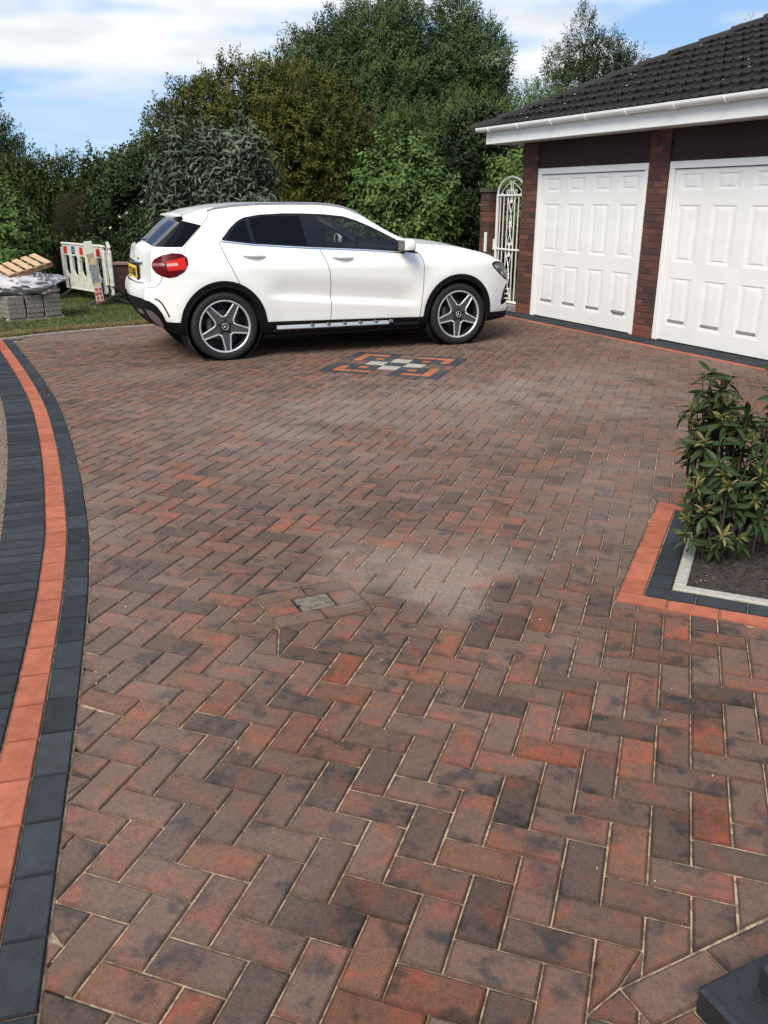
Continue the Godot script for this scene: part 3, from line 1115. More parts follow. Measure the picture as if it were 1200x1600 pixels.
func make_garage() -> void:
	brick_mat = vc(textured(mottle(201, 0.05, Vector3(0.62, 0.60, 0.60), Vector3(1.0, 1.0, 1.0), 256, 0.3), 4.0, 0.9, 0.4))
	mortar_mat = mat(0.085, 0.062, 0.052, 0.95)
	var t := thing("brick_garage", "red brick double garage with two white panelled doors and dark tiled hip roof", "garage", yaw(GYAW, G0))
	for p in [[-0.335, 0.018, "gate_side_pier"], [2.262, 2.592, "middle_pier"], [4.86, 5.2, "end_pier"]]:
		brick_pier(t, p[2], p[0], p[1], -0.34, 0.0, 2.35)
	var b := Mb.new()
	b.bx(-0.333, -0.12, -0.02, 2.35, -5.9, -0.342)
	b.bx(4.98, 5.198, -0.02, 2.35, -5.9, -0.342)
	b.bx(-0.333, 5.198, -0.02, 2.35, -6.1, -5.902)
	obj("side_wall", b, textured(mottle(207, 0.02, Vector3(0.15, 0.06, 0.045), Vector3(0.24, 0.09, 0.06), 256, 0.4), 2.0, 0.9, 0.5), t)
	b = Mb.new()
	b.bx(-0.1, 4.97, -0.03, -0.004, -5.9, -0.06)
	obj("floor_slab", b, mat(0.2, 0.2, 0.19, 0.9), t)
	var white := mat(0.77, 0.77, 0.755, 0.42)
	var old_white := textured(mottle(211, 0.012, Vector3(0.735, 0.73, 0.71), Vector3(0.765, 0.765, 0.75), 256, 0.01, 0.2, 0.6), 0.8, 0.45)
	var lm := textured(mottle(213, 0.02, Vector3(0.020, 0.0065, 0.0072), Vector3(0.026, 0.0085, 0.009), 256, 0.15), 2.0, 0.75, 0.3)
	for k in 2:
		var x0: float = [0.020, 2.594][k]
		var x1: float = [2.260, 4.858][k]
		# dark boards over the door
		b = Mb.new()
		b.bx(x0, x1, 2.004, 2.345, -0.075, -0.028)
		obj("lintel_board", b, lm, t)
		# frame
		var d := Mb.new()
		d.bx(x0 + 0.001, x0 + 0.080, 0.0, 1.925, -0.10, -0.016, 0.004)
		d.bx(x1 - 0.080, x1 - 0.001, 0.0, 1.925, -0.10, -0.016, 0.004)
		d.bx(x0 + 0.001, x1 - 0.001, 1.926, 2.003, -0.10, -0.014, 0.004)
		obj("door_frame", d, white, t)
		make_door(t, x0 + 0.086, x1 - 0.086, old_white, k)
	# eaves
	b = Mb.new()
	b.bx(-0.70, 5.9, 2.352, 2.368, -0.5, 0.366)
	obj("soffit_board", b, mat(0.55, 0.55, 0.53, 0.6), t)
	for k in 3:
		b = Mb.new()
		var xa: float = [-0.74, 1.87, 4.3][k]
		var xb: float = [1.868, 4.298, 6.0][k]
		b.bx(xa, xb, 2.340, 2.505, 0.367, 0.388, 0.003)
		obj("fascia_board", b, white, t)
	b = Mb.new()
	b.bx(-0.742, -0.722, 2.342, 2.505, -6.5, 0.365, 0.003)
	obj("side_fascia_board", b, white, t)
	# gutter: a half round channel
	var gp := PackedVector2Array()
	for k in 11:
		var a := PI + PI * k / 10.0
		gp.append(Vector2(cos(a) * 0.056, sin(a) * 0.052))
	gp.append(Vector2(0.056, 0.008)); gp.append(Vector2(0.050, 0.008))
	for k in 11:
		var a := TAU - PI * k / 10.0
		gp.append(Vector2(cos(a) * 0.049, sin(a) * 0.046))
	gp.append(Vector2(-0.050, 0.008)); gp.append(Vector2(-0.056, 0.008))
	b = Mb.new()
	b.extrude(gp, -0.86, 6.0, Transform3D(Basis(Vector3(0, 0, 1), Vector3.UP, Vector3(1, 0, 0)), Vector3(0, 2.548, 0.447)))
	var gut := obj("gutter", b, white, t)
	b = Mb.new()
	var half := gp.slice(0, 11)
	b.extrude(half, -0.866, -0.858, Transform3D(Basis(Vector3(0, 0, 1), Vector3.UP, Vector3(1, 0, 0)), Vector3(0, 2.549, 0.447)))
	obj("stop_end", b, white, gut)
	var x := -0.55
	var i := 0
	while x < 5.9:
		b = Mb.new()
		var gb := PackedVector2Array()
		for k in 11:
			var a := PI + PI * k / 10.0
			gb.append(Vector2(cos(a) * 0.068, sin(a) * 0.064))
		b.extrude(gb, x - (0.018 if i % 3 != 2 else 0.05), x + (0.018 if i % 3 != 2 else 0.05), Transform3D(Basis(Vector3(0, 0, 1), Vector3.UP, Vector3(1, 0, 0)), Vector3(0, 2.550, 0.447)))
		b.bx(x - 0.012, x + 0.012, 2.48, 2.52, 0.388, 0.41)
		obj("gutter_bracket", b, white, gut)
		x += 0.72
		i += 1
	# short run of downpipe round the corner
	b = Mb.new()
	b.tube(PackedVector3Array([Vector3(-0.66, 2.36, -0.45), Vector3(-0.64, 2.30, -0.45), Vector3(-0.46, 2.15, -0.45), Vector3(-0.40, 2.05, -0.45), Vector3(-0.40, 0.1, -0.45)]), 0.034, 10)
	obj("downpipe", b, white, t)
	make_roof(t)

func make_door(t: Node3D, x0: float, x1: float, m: Material, which: int) -> void:
	var w := x1 - x0
	var pw := 0.365
	var pitch := w / 4.0
	var cols: Array = []
	for c in 4: cols.append(x0 + pitch * (c + 0.5) - pw * 0.5)
	var rows := [[0.185, 0.735], [0.910, 1.540], [1.690, 1.872]]
	var zf := -0.040
	var b := Mb.new()
	# the leaf: rails right across, stiles between the panels
	var ys := [0.012]
	for r in rows: ys.append(r[0]); ys.append(r[1])
	ys.append(1.917)
	for k in range(0, ys.size(), 2):
		b.bx(x0, x1, ys[k], ys[k + 1], zf - 0.03, zf)
	for r in rows:
		for c in 5:
			var xa: float = x0 if c == 0 else cols[c - 1] + pw
			var xb: float = x1 if c == 4 else cols[c]
			b.bx(xa, xb, r[0], r[1], zf - 0.03, zf)
	var leaf := obj("door", b, m, t)
	# pressed panels
	for r in rows:
		for c in 4:
			b = Mb.new()
			var a: float = cols[c]; var e: float = cols[c] + pw
			var y0: float = r[0]; var y1: float = r[1]
			# a V groove round a flat field
			var o := [Vector3(a, y0, zf), Vector3(e, y0, zf), Vector3(e, y1, zf), Vector3(a, y1, zf)]
			var q := [Vector3(a + 0.060, y0 + 0.036, zf - 0.007), Vector3(e - 0.060, y0 + 0.036, zf - 0.007), Vector3(e - 0.060, y1 - 0.017, zf - 0.007), Vector3(a + 0.060, y1 - 0.017, zf - 0.007)]
			var f := [Vector3(a + 0.115, y0 + 0.053, zf - 0.001), Vector3(e - 0.115, y0 + 0.053, zf - 0.001), Vector3(e - 0.115, y1 - 0.053, zf - 0.001), Vector3(a + 0.115, y1 - 0.053, zf - 0.001)]
			for k in 4:
				var k2 := (k + 1) % 4
				b.quad(o[k], o[k2], q[k2], q[k])
				b.quad(q[k], q[k2], f[k2], f[k])
			b.quad(f[0], f[1], f[2], f[3])
			obj("panel", b, m, leaf)
	# vent slots low in the bottom panels
	for c in 4:
		b = Mb.new()
		for k in 2:
			b.bx(cols[c] + 0.05, cols[c] + pw - 0.05, 0.235 + k * 0.016, 0.242 + k * 0.016, zf + 0.0015, zf + 0.0045)
		obj("vent_slot", b, mat(0.16, 0.16, 0.155, 0.7), leaf)
	# rubber seal under the leaf, dark gap over it
	b = Mb.new()
	b.bx(x0 - 0.004, x1 + 0.004, 0.001, 0.011, zf - 0.03, zf - 0.004)
	obj("floor_seal", b, mat(0.02, 0.02, 0.02, 0.9), leaf)
	if which == 0:
		b = Mb.new()
		b.bx(cols[3] + 0.08, cols[3] + 0.30, 0.222, 0.232, zf + 0.004, zf + 0.016, 0.003)
		obj("lift_handle", b, mat(0.07, 0.07, 0.07, 0.5), leaf)

# ---------------------------------------------------------------- roof
const ROOF_K := 0.45
func make_roof(t: Node3D) -> void:
	var al := atan(ROOF_K)
	var b := Mb.new()
	# sheeting under the tiles: front, hip end and back
	var E0 := Vector3(-1.0, 2.535, 0.47)
	var run := 3.45
	var R0 := E0 + Vector3(run, run * ROOF_K, -run)
	var R1 := Vector3(8.0, R0.y, R0.z)
	var E1 := Vector3(8.0, E0.y, E0.z)
	var B0 := E0 + Vector3(0, 0, -2 * run)
	b.quad(E0, E1, R1, R0)
	b.tri(B0, E0, R0)
	b.quad(Vector3(8.0, B0.y, B0.z), B0, R0, R1)
	var under := textured(mottle(221, 0.03, Vector3(0.014, 0.012, 0.011), Vector3(0.035, 0.030, 0.028), 256, 0.4), 1.4, 0.9, 0.4)
	var roof := obj("roof", b, under, t)
	var tm := vc(textured(mottle(223, 0.035, Vector3(0.45, 0.45, 0.45), Vector3(1.0, 1.0, 1.0), 256, 0.35), 2.6, 0.88, 0.5))
	# interlocking tile: two rolls, thick front edge; x across, y out of the slope, z up the slope
	var W := 0.262
	var G := 0.290
	var xs: Array = []
	for k in 13: xs.append(W * k / 12.0)
	var prof := func(x: float) -> float:
		var h := 0.0
		for c in [0.040, 0.171]:
			var d := absf(x - c)
			if d < 0.038: h = 0.020 * (0.5 + 0.5 * cos(PI * d / 0.038))
		return h
	var made := 0
	var rest := Mb.new()
	rest.use_c = true
	var up := Vector3(0, sin(al), -cos(al))
	var nm := Vector3(0, cos(al), sin(al))
	var shared: Array = []
	for kind_ in 5:
		var s := Mb.new()
		s.use_c = true
		var q := rng.randf_range(0.75, 1.15)
		s.col = Color(0.016 * q, 0.0138 * q, 0.0134 * q)
		tile_shape(s, xs, prof, W, G, 0.0, Transform3D())
		shared.append(s.mesh())
	for r in 14:
		var dist := 0.0 + r * G
		var base := E0 + up * dist + nm * 0.012
		var hip := E0.x + dist * cos(al)
		var c0 := int(floor((hip - E0.x) / W)) - 1
		for c in range(c0, 35):
			var x := E0.x + c * W - 0.04 + (r % 2) * 0.0
			if x + W < hip - 0.02 or x > 7.9: continue
			var xf := Transform3D(Basis(Vector3.RIGHT, nm, -up), Vector3(x, base.y, base.z) + nm * rng.randf_range(-0.002, 0.003))
			var cut := hip - x
			# what the camera's frame can take in
			if x < 4.7 and made < 300:
				if cut < -0.36:
					add_mesh("roof_tile", shared[rng.randi() % 5], tm, roof, xf)
				else:
					var s := Mb.new()
					s.use_c = true
					var q := rng.randf_range(0.75, 1.15)
					s.col = Color(0.016 * q, 0.0138 * q, 0.0134 * q)
					tile_shape(s, xs, prof, W, G, cut, xf)
					obj("roof_tile", s, tm, roof)
				made += 1
			else:
				rest.col = Color(0.015, 0.013, 0.0127)
				tile_shape(rest, xs, prof, W, G, cut, xf)
	kind(obj("further_roof_tiles", rest, tm, roof), "stuff")
	# hip tiles
	var n := 13
	for k in n:
		var a := E0.lerp(R0, (k + 0.0) / n) + Vector3(0, 0.035, 0)
		var e := E0.lerp(R0, (k + 1.12) / n) + Vector3(0, 0.022, 0)
		b = Mb.new()
		b.use_c = true
		var q := rng.randf_range(0.8, 1.2)
		b.col = Color(0.026 * q, 0.024 * q, 0.021 * q)
		var z := (e - a).normalized()
		var x := Vector3.UP.cross(z).normalized()
		var y := z.cross(x)
		var rows: Array = []
		for j in 3:
			var line := PackedVector3Array()
			for i in 9:
				var an := lerpf(-1.35, 1.35, i / 8.0)
				var rr := 0.135 if j < 2 else 0.118
				line.append(a.lerp(e, [0.0, 0.0, 1.0][j]) + x * sin(an) * rr + y * (cos(an) * rr * 0.75 - 0.055 - (0.012 if j == 0 else 0.0)))
			rows.append(line)
		b.grid(rows, true)
		obj("hip_tile", b, tm, roof)
	# lichen and bird droppings on the tiles
	b = Mb.new()
	for k in 26:
		var dist := rng.randf_range(0.05, 3.2)
		var x := E0.x + dist * cos(al) + pow(rng.randf(), 1.4) * 4.0
		var p := E0 + up * dist + nm * 0.045
		var r := rng.randf_range(0.006, 0.019)
		var c := Vector3(x, p.y, p.z)
		var prev := Vector3.ZERO
		for i in 8:
			var an := TAU * i / 7.0
			var pt := c + (Vector3.RIGHT * cos(an) * 1.5 + up * sin(an)) * r * rng.randf_range(0.6, 1.2)
			if i > 0: b.tri(c + nm * 0.006, prev, pt)
			prev = pt
	kind(obj("lichen_spots", b, mat(0.30, 0.30, 0.27, 0.95), roof), "stuff")

func tile_shape(b: Mb, xs: Array, prof: Callable, W: float, G: float, cut: float, xf: Transform3D) -> void:
	# rises towards its front edge, where it lies on the course below
	var rows: Array = []
	for z in [0.0, 0.06, G + 0.02]:
		var line := PackedVector3Array()
		var lift: float = lerpf(0.028, 0.002, z / (G + 0.02))
		var c: float = cut + z * cos(atan(ROOF_K))
		for x in xs:
			line.append(xf * Vector3(maxf(x, c), prof.call(x) + lift, -z))
		rows.append(line)
	b.grid(rows, false)
	for k in xs.size() - 1:
		var a: Vector3 = xf * Vector3(maxf(xs[k], cut), prof.call(xs[k]) + 0.028, 0.0)
		var e: Vector3 = xf * Vector3(maxf(xs[k + 1], cut), prof.call(xs[k + 1]) + 0.028, 0.0)
		var d := xf.basis * Vector3(0, -0.022, 0)
		b.quad(a + d, e + d, e, a)

# ---------------------------------------------------------------- wrought iron gate and its pier
func arc_pts(c: Vector2, r: float, a0: float, a1: float, n: int) -> PackedVector2Array:
	var o := PackedVector2Array()
	for i in n + 1:
		var a := lerpf(a0, a1, float(i) / n)
		o.append(c + Vector2(cos(a), sin(a)) * r)
	return o

# a scroll: line from p going to a curl at the end
func scroll(b: Mb, from: Vector2, to: Vector2, side: float, r: float, th := 0.007, turns := 1.15) -> void:
	var d := (to - from).normalized()
	var nn := Vector2(-d.y, d.x) * side
	var path := PackedVector3Array()
	for i in 5:
		var q := from.lerp(to, i / 4.0) + nn * (sin(PI * i / 4.0) * -0.012)
		path.append(Vector3(q.x, q.y, 0))
	var c := to + nn * r
	var a0 := (to - c).angle()
	for i in range(1, 19):
		var f := i / 18.0
		var a := a0 + side * f * TAU * turns
		var rr := r * (1.0 - 0.62 * f)
		var cc := c
		path.append(Vector3(cc.x + cos(a) * rr, cc.y + sin(a) * rr, 0))
	b.tube(path, th, 6)

func make_gate() -> void:
	var xf := yaw(GYAW, G0)
	var gp := thing("brick_gate_pier", "weathered red brick pier on the left of the white iron gate", "gate pier", xf)
	brick_pier(gp, "pier", -1.44, -1.185, -0.25, 0.0, 1.70)
	var b := Mb.new()
	b.bx(-1.46, -1.165, 1.701, 1.755, -0.27, 0.02, 0.008)
	obj("coping", b, mat(0.055, 0.05, 0.045, 0.9), gp)
	var x0 := -1.125
	var x1 := -0.355
	var cx := (x0 + x1) * 0.5
	var hw := (x1 - x0) * 0.5
	var g := thing("wrought_iron_gate", "white wrought iron gate with arched top and scrollwork between the brick piers", "gate", Transform3D(xf.basis, xf * Vector3(0, 0, -0.1)))
	var m := textured(mottle(231, 0.04, Vector3(0.62, 0.60, 0.55), Vector3(0.80, 0.79, 0.76), 256, 0.08, 0.15, 0.45), 4.0, 0.5, 0.0, false)
	b = Mb.new()
	b.bx(x0, x0 + 0.036, 0.095, 1.66, -0.018, 0.018, 0.004)
	b.bx(x1 - 0.036, x1, 0.095, 1.66, -0.018, 0.018, 0.004)
	b.bx(x0, x1, 1.645, 1.675, -0.0175, 0.0175, 0.004)
	b.bx(x0, x1, 0.870, 0.895, -0.0172, 0.0172, 0.004)
	b.bx(x0, x1, 0.098, 0.128, -0.0172, 0.0172, 0.004)
	obj("frame", b, m, g)
	b = Mb.new()
	var path := PackedVector3Array()
	for p in arc_pts(Vector2(cx, 1.66), 1.0, 0.0, PI, 24):
		path.append(Vector3(cx + (p.x - cx) * (hw - 0.017), 1.66 + (p.y - 1.66) * 0.255, 0))
	b.tube(path, 0.018, 8)
	obj("arch", b, m, g)
	for f in [0.125, 0.245, 0.385, 0.625, 0.755, 0.875]:
		b = Mb.new()
		var x: float = x0 + (x1 - x0) * f
		b.bx(x - 0.0065, x + 0.0065, 0.128, 0.870, -0.0065, 0.0065)
		b.bx(x - 0.0065, x + 0.0065, 0.895, 1.645, -0.0065, 0.0065)
		obj("bar", b, m, g)
	# scrollwork between the two middle bars
	var xl := x0 + (x1 - x0) * 0.385
	var xr := x0 + (x1 - x0) * 0.625
	var xm := (xl + xr) * 0.5
	b = Mb.new()
	for s in [-1.0, 1.0]:
		var xs: float = xr if s > 0 else xl
		scroll(b, Vector2(xs, 1.62), Vector2(xm - s * 0.03, 1.28), s, 0.028)
		scroll(b, Vector2(xs, 0.92), Vector2(xm - s * 0.03, 1.22), -s, 0.028)
		scroll(b, Vector2(xm, 1.64), Vector2(xm + s * 0.012, 1.58), -s, 0.024)
		scroll(b, Vector2(xm, 0.90), Vector2(xm + s * 0.010, 0.955), s, 0.026)
		scroll(b, Vector2(xm, 0.865), Vector2(xm + s * 0.010, 0.81), -s, 0.026)
		scroll(b, Vector2(xs, 0.84), Vector2(xm - s * 0.03, 0.52), s, 0.028)
		scroll(b, Vector2(xs, 0.15), Vector2(xm - s * 0.03, 0.46), -s, 0.028)
		# in the arch
		scroll(b, Vector2(xm + s * 0.02, 1.86), Vector2(xm + s * 0.055, 1.70), s, 0.045, 0.008)
		scroll(b, Vector2(xm + s * 0.06, 1.83), Vector2(xm + s * 0.27, 1.70), -s, 0.034, 0.007)
		b.tube(PackedVector3Array([Vector3(xm, 1.675, 0), Vector3(xm + s * 0.02, 1.77, 0), Vector3(xm + s * 0.055, 1.87, 0)]), 0.008, 6)
	obj("scrollwork", b, m, g)
	b = Mb.new()
	b.bx(x0 - 0.045, x0 - 0.005, 0.86, 1.02, -0.02, 0.022, 0.004)
	b.bx(x0 - 0.125, x0 - 0.088, 0.83, 1.12, 0.10, 0.135, 0.004)
	obj("latch", b, m, g)
	b = Mb.new()
	b.bx(x1 - 0.01, x1 + 0.04, 1.62, 1.65, -0.012, 0.012)
	b.bx(x1 - 0.01, x1 + 0.04, 0.18, 0.21, -0.012, 0.012)
	obj("hinge", b, m, g)
	# concrete sill under the gate
	var s2 := thing("gate_sill", "low grey concrete sill on the ground under the white iron gate", "sill", Transform3D(xf.basis, xf * Vector3(0, 0, -0.1)))
	b = Mb.new()
	b.bx(x0 - 0.06, x1 + 0.02, -0.02, 0.085, -0.12, 0.10, 0.01)
	obj("slab", b, textured(mottle(233, 0.02, Vector3(0.15, 0.14, 0.12), Vector3(0.28, 0.26, 0.23), 256, 0.3), 2.0, 0.95, 0.4), s2)

# ---------------------------------------------------------------- the car
# x runs forward from the rear axle, y up, z to the car's right (the side in view)
var car_line := PackedVector2Array()      # side outline, from the rear underside over the roof to the nose
var car_tag := PackedStringArray()
var car_poly := PackedVector2Array()
var zg := PackedFloat32Array()
const ZX0 := -0.98
const ZY0 := 0.18
const ZC := 0.016
const ZNX := 286
const ZNY := 88

func lerp_table(t: Array, x: float) -> float:
	if x <= t[0][0]: return t[0][1]
	for i in t.size() - 1:
		if x <= t[i + 1][0]:
			var f: float = (x - t[i][0]) / (t[i + 1][0] - t[i][0])
			return lerpf(t[i][1], t[i + 1][1], f)
	return t[t.size() - 1][1]

const WIDTHS := [[0.20, 0.80], [0.25, 0.832], [0.30, 0.858], [0.37, 0.872], [0.50, 0.885], [0.62, 0.892], [0.78, 0.897], [0.90, 0.897], [0.932, 0.891], [1.02, 0.856], [1.10, 0.828], [1.16, 0.802], [1.30, 0.730], [1.42, 0.662], [1.50, 0.612], [1.60, 0.555]]

func car_w(x: float, h: float) -> float:
	var crease := 0.93 - 0.010 * (x - 0.4)
	var w := lerp_table(WIDTHS, h - (crease - 0.925) * smooth(0.6, 0.9, h) * (1.0 - smooth(0.95, 1.1, h)))
	if x > 2.75:
		w -= 0.17 * pow((x - 2.75) / 0.75, 2.4)
	if x < -0.2:
		w -= 0.15 * pow((-0.2 - x) / 0.53, 2.2)
	if h > 1.08:
		w -= 0.075 * smooth(0.9, -0.5, x) * clampf((h - 1.08) / 0.3, 0.0, 1.0)
		w -= 0.03 * smooth(1.7, 2.4, x) * clampf((h - 1.02) / 0.1, 0.0, 1.0)
	# hollow of the doors between the two creases
	var hl := 0.500 + (1.75 - x) * 0.084
	var d := h - hl
	if d > 0.0 and d < 0.30:
		var f := smooth(0.42, 0.75, x) * (1.0 - smooth(2.0, 2.3, x))
		w -= 0.034 * f * (d / 0.05 if d < 0.05 else 0.5 + 0.5 * cos(PI * (d - 0.05) / 0.25))
	# wings stand out a little over the wheels
	for c in [Vector2(0.025, 0.355), Vector2(2.745, 0.355)]:
		var r: float = (Vector2(x, h) - c).length() - 0.47
		w += 0.012 * exp(-r * r / 0.010)
	return w

func car_r(x: float, h: float) -> float:
	var r := 0.09
	r = lerpf(r, 0.045, smooth(1.22, 1.36, h))
	r = lerpf(r, 0.13, smooth(3.15, 3.35, x))
	r = lerpf(r, 0.13, smooth(-0.40, -0.52, x) * (1.0 - smooth(1.15, 1.3, h)))
	r = lerpf(r, 0.02, smooth(-0.15, -0.34, x) * smooth(1.33, 1.38, h))
	r = lerpf(r, 0.035, 1.0 - smooth(0.26, 0.36, h))
	return r

func car_z(p: Vector2) -> float:
	var fx := clampf((p.x - ZX0) / ZC, 0.0, ZNX - 1.001)
	var fy := clampf((p.y - ZY0) / ZC, 0.0, ZNY - 1.001)
	var i := int(fx)
	var j := int(fy)
	fx -= i; fy -= j
	var o := j * ZNX + i
	return lerpf(lerpf(zg[o], zg[o + 1], fx), lerpf(zg[o + ZNX], zg[o + ZNX + 1], fx), fy)

func car_n(p: Vector2) -> Vector3:
	var e := 0.014
	return Vector3(-(car_z(p + Vector2(e, 0)) - car_z(p - Vector2(e, 0))) / (2 * e), -(car_z(p + Vector2(0, e)) - car_z(p - Vector2(0, e))) / (2 * e), 1.0).normalized()

func poly_sd(p: Vector2, poly: PackedVector2Array) -> float:
	var best := 1e9
	var N := poly.size()
	for i in N:
		var q := Geometry2D.get_closest_point_to_segment(p, poly[i], poly[(i + 1) % N])
		best = minf(best, p.distance_squared_to(q))
	return -sqrt(best) if Geometry2D.is_point_in_polygon(p, poly) else sqrt(best)

# splits a soup of 2D triangles where the field changes sign: [inside (< 0), outside, cut segments]
func split(tris: PackedVector2Array, f: Callable) -> Array:
	var ins := PackedVector2Array()
	var outs := PackedVector2Array()
	var cut := PackedVector2Array()
	var memo := {}
	for i in range(0, tris.size(), 3):
		var p := [tris[i], tris[i + 1], tris[i + 2]]
		var d := [0.0, 0.0, 0.0]
		for k in 3:
			var key: Vector2 = p[k]
			if memo.has(key): d[k] = memo[key]
			else:
				d[k] = f.call(key)
				memo[key] = d[k]
		var neg := 0
		for k in 3:
			if d[k] < 0.0: neg += 1
		if neg == 3:
			ins.append(p[0]); ins.append(p[1]); ins.append(p[2])
		elif neg == 0:
			outs.append(p[0]); outs.append(p[1]); outs.append(p[2])
		else:
			# the corner that stands alone
			var s := 0
			for k in 3:
				if (d[k] < 0.0) == (neg == 1): s = k
			var a: Vector2 = p[s]
			var b: Vector2 = p[(s + 1) % 3]
			var c: Vector2 = p[(s + 2) % 3]
			var da: float = d[s]
			var ab := a.lerp(b, da / (da - d[(s + 1) % 3]))
			var ac := a.lerp(c, da / (da - d[(s + 2) % 3]))
			var one := ins if neg == 1 else outs
			var two := outs if neg == 1 else ins
			var t1 := PackedVector2Array([a, ab, ac])
			var t2 := PackedVector2Array([ab, b, c, ab, c, ac])
			if neg == 1:
				ins.append_array(t1); outs.append_array(t2)
			else:
				outs.append_array(t1); ins.append_array(t2)
			cut.append(ab); cut.append(ac)
	return [ins, outs, cut]

func split_poly(tris: PackedVector2Array, poly: PackedVector2Array) -> Array:
	var box_ := Rect2(poly[0], Vector2.ZERO)
	for q in poly: box_ = box_.expand(q)
	box_ = box_.grow(0.05)
	return split(tris, func(p: Vector2) -> float: return poly_sd(p, poly) if box_.has_point(p) else 1.0)

# a narrow band along an open line: [band, rest]
func split_band(tris: PackedVector2Array, line: PackedVector2Array, w: float) -> Array:
	var box_ := Rect2(line[0], Vector2.ZERO)
	for q in line: box_ = box_.expand(q)
	box_ = box_.grow(0.03)
	var near := PackedVector2Array()
	var rest := PackedVector2Array()
	for i in range(0, tris.size(), 3):
		var c := (tris[i] + tris[i + 1] + tris[i + 2]) / 3.0
		var ok := box_.has_point(c)
		if ok:
			var best := 1.0
			for k in line.size() - 1:
				best = minf(best, c.distance_to(Geometry2D.get_closest_point_to_segment(c, line[k], line[k + 1])))
			ok = best < 0.035
			if c.distance_to(line[0]) < best + 1e-5 or c.distance_to(line[line.size() - 1]) < best + 1e-5: ok = false
		for k in 3:
			if ok: near.append(tris[i + k])
			else: rest.append(tris[i + k])
	var sd := func(p: Vector2) -> float:
		var best := 1e9
		var s := 1.0
		for k in line.size() - 1:
			var q := Geometry2D.get_closest_point_to_segment(p, line[k], line[k + 1])
			var dd := p.distance_to(q)
			if dd < best:
				best = dd
				s = 1.0 if (line[k + 1] - line[k]).cross(p - line[k]) > 0.0 else -1.0
		return best * s
	var a := split(near, func(p: Vector2) -> float: return sd.call(p) - w)
	rest.append_array(a[1])
	var b := split(a[0], func(p: Vector2) -> float: return -sd.call(p) - w)
	rest.append_array(b[1])
	return [b[0], rest]

# lifts 2D triangles to both flanks
func lift(b: Mb, tris: PackedVector2Array, off := 0.0, sides := [1.0, -1.0]) -> void:
	var memo := {}
	for s in sides:
		for i in range(0, tris.size(), 3):
			var P := []
			var N := []
			for k in 3:
				var q := tris[i + k]
				if not memo.has(q):
					var nn := car_n(q)
					memo[q] = [Vector3(q.x, q.y, car_z(q)) + nn * off, nn]
				var e: Array = memo[q]
				P.append(Vector3(e[0].x, e[0].y, e[0].z * s))
				N.append(Vector3(e[1].x, e[1].y, e[1].z * s))
			b.tri_n(P[0], P[1], P[2], N[0], N[1], N[2])

func skirt(b: Mb, cut: PackedVector2Array, o0: float, o1: float, sides := [1.0, -1.0]) -> void:
	for s in sides:
		for i in range(0, cut.size(), 2):
			var q0 := cut[i]; var q1 := cut[i + 1]
			var n0 := car_n(q0); var n1 := car_n(q1)
			var m := Vector3(1, 1, s)
			var a0 := (Vector3(q0.x, q0.y, car_z(q0)) + n0 * o0) * m
			var a1 := (Vector3(q1.x, q1.y, car_z(q1)) + n1 * o0) * m
			var b0 := (Vector3(q0.x, q0.y, car_z(q0)) + n0 * o1) * m
			var b1 := (Vector3(q1.x, q1.y, car_z(q1)) + n1 * o1) * m
			b.quad(a0, a1, b1, b0)

func circle_field(c: Vector2, r: float) -> Callable:
	return func(p: Vector2) -> float: return p.distance_to(c) - r

# the tail and the nose as they stand on the flank's plane
func rx(x: float) -> float:
	if x < -0.45: return -0.45 + (x + 0.45) * 0.61
	if x > 2.9: return x + 0.06 * smooth(2.9, 3.5, x)
	return x

func ro(x: float) -> float:
	if x < 0.0: return x + 0.17 * smooth(0.0, -0.42, x)
	return rx(x)

func rp(poly: PackedVector2Array) -> PackedVector2Array:
	var o := PackedVector2Array()
	for q in poly: o.append(Vector2(rx(q.x), q.y))
	return o

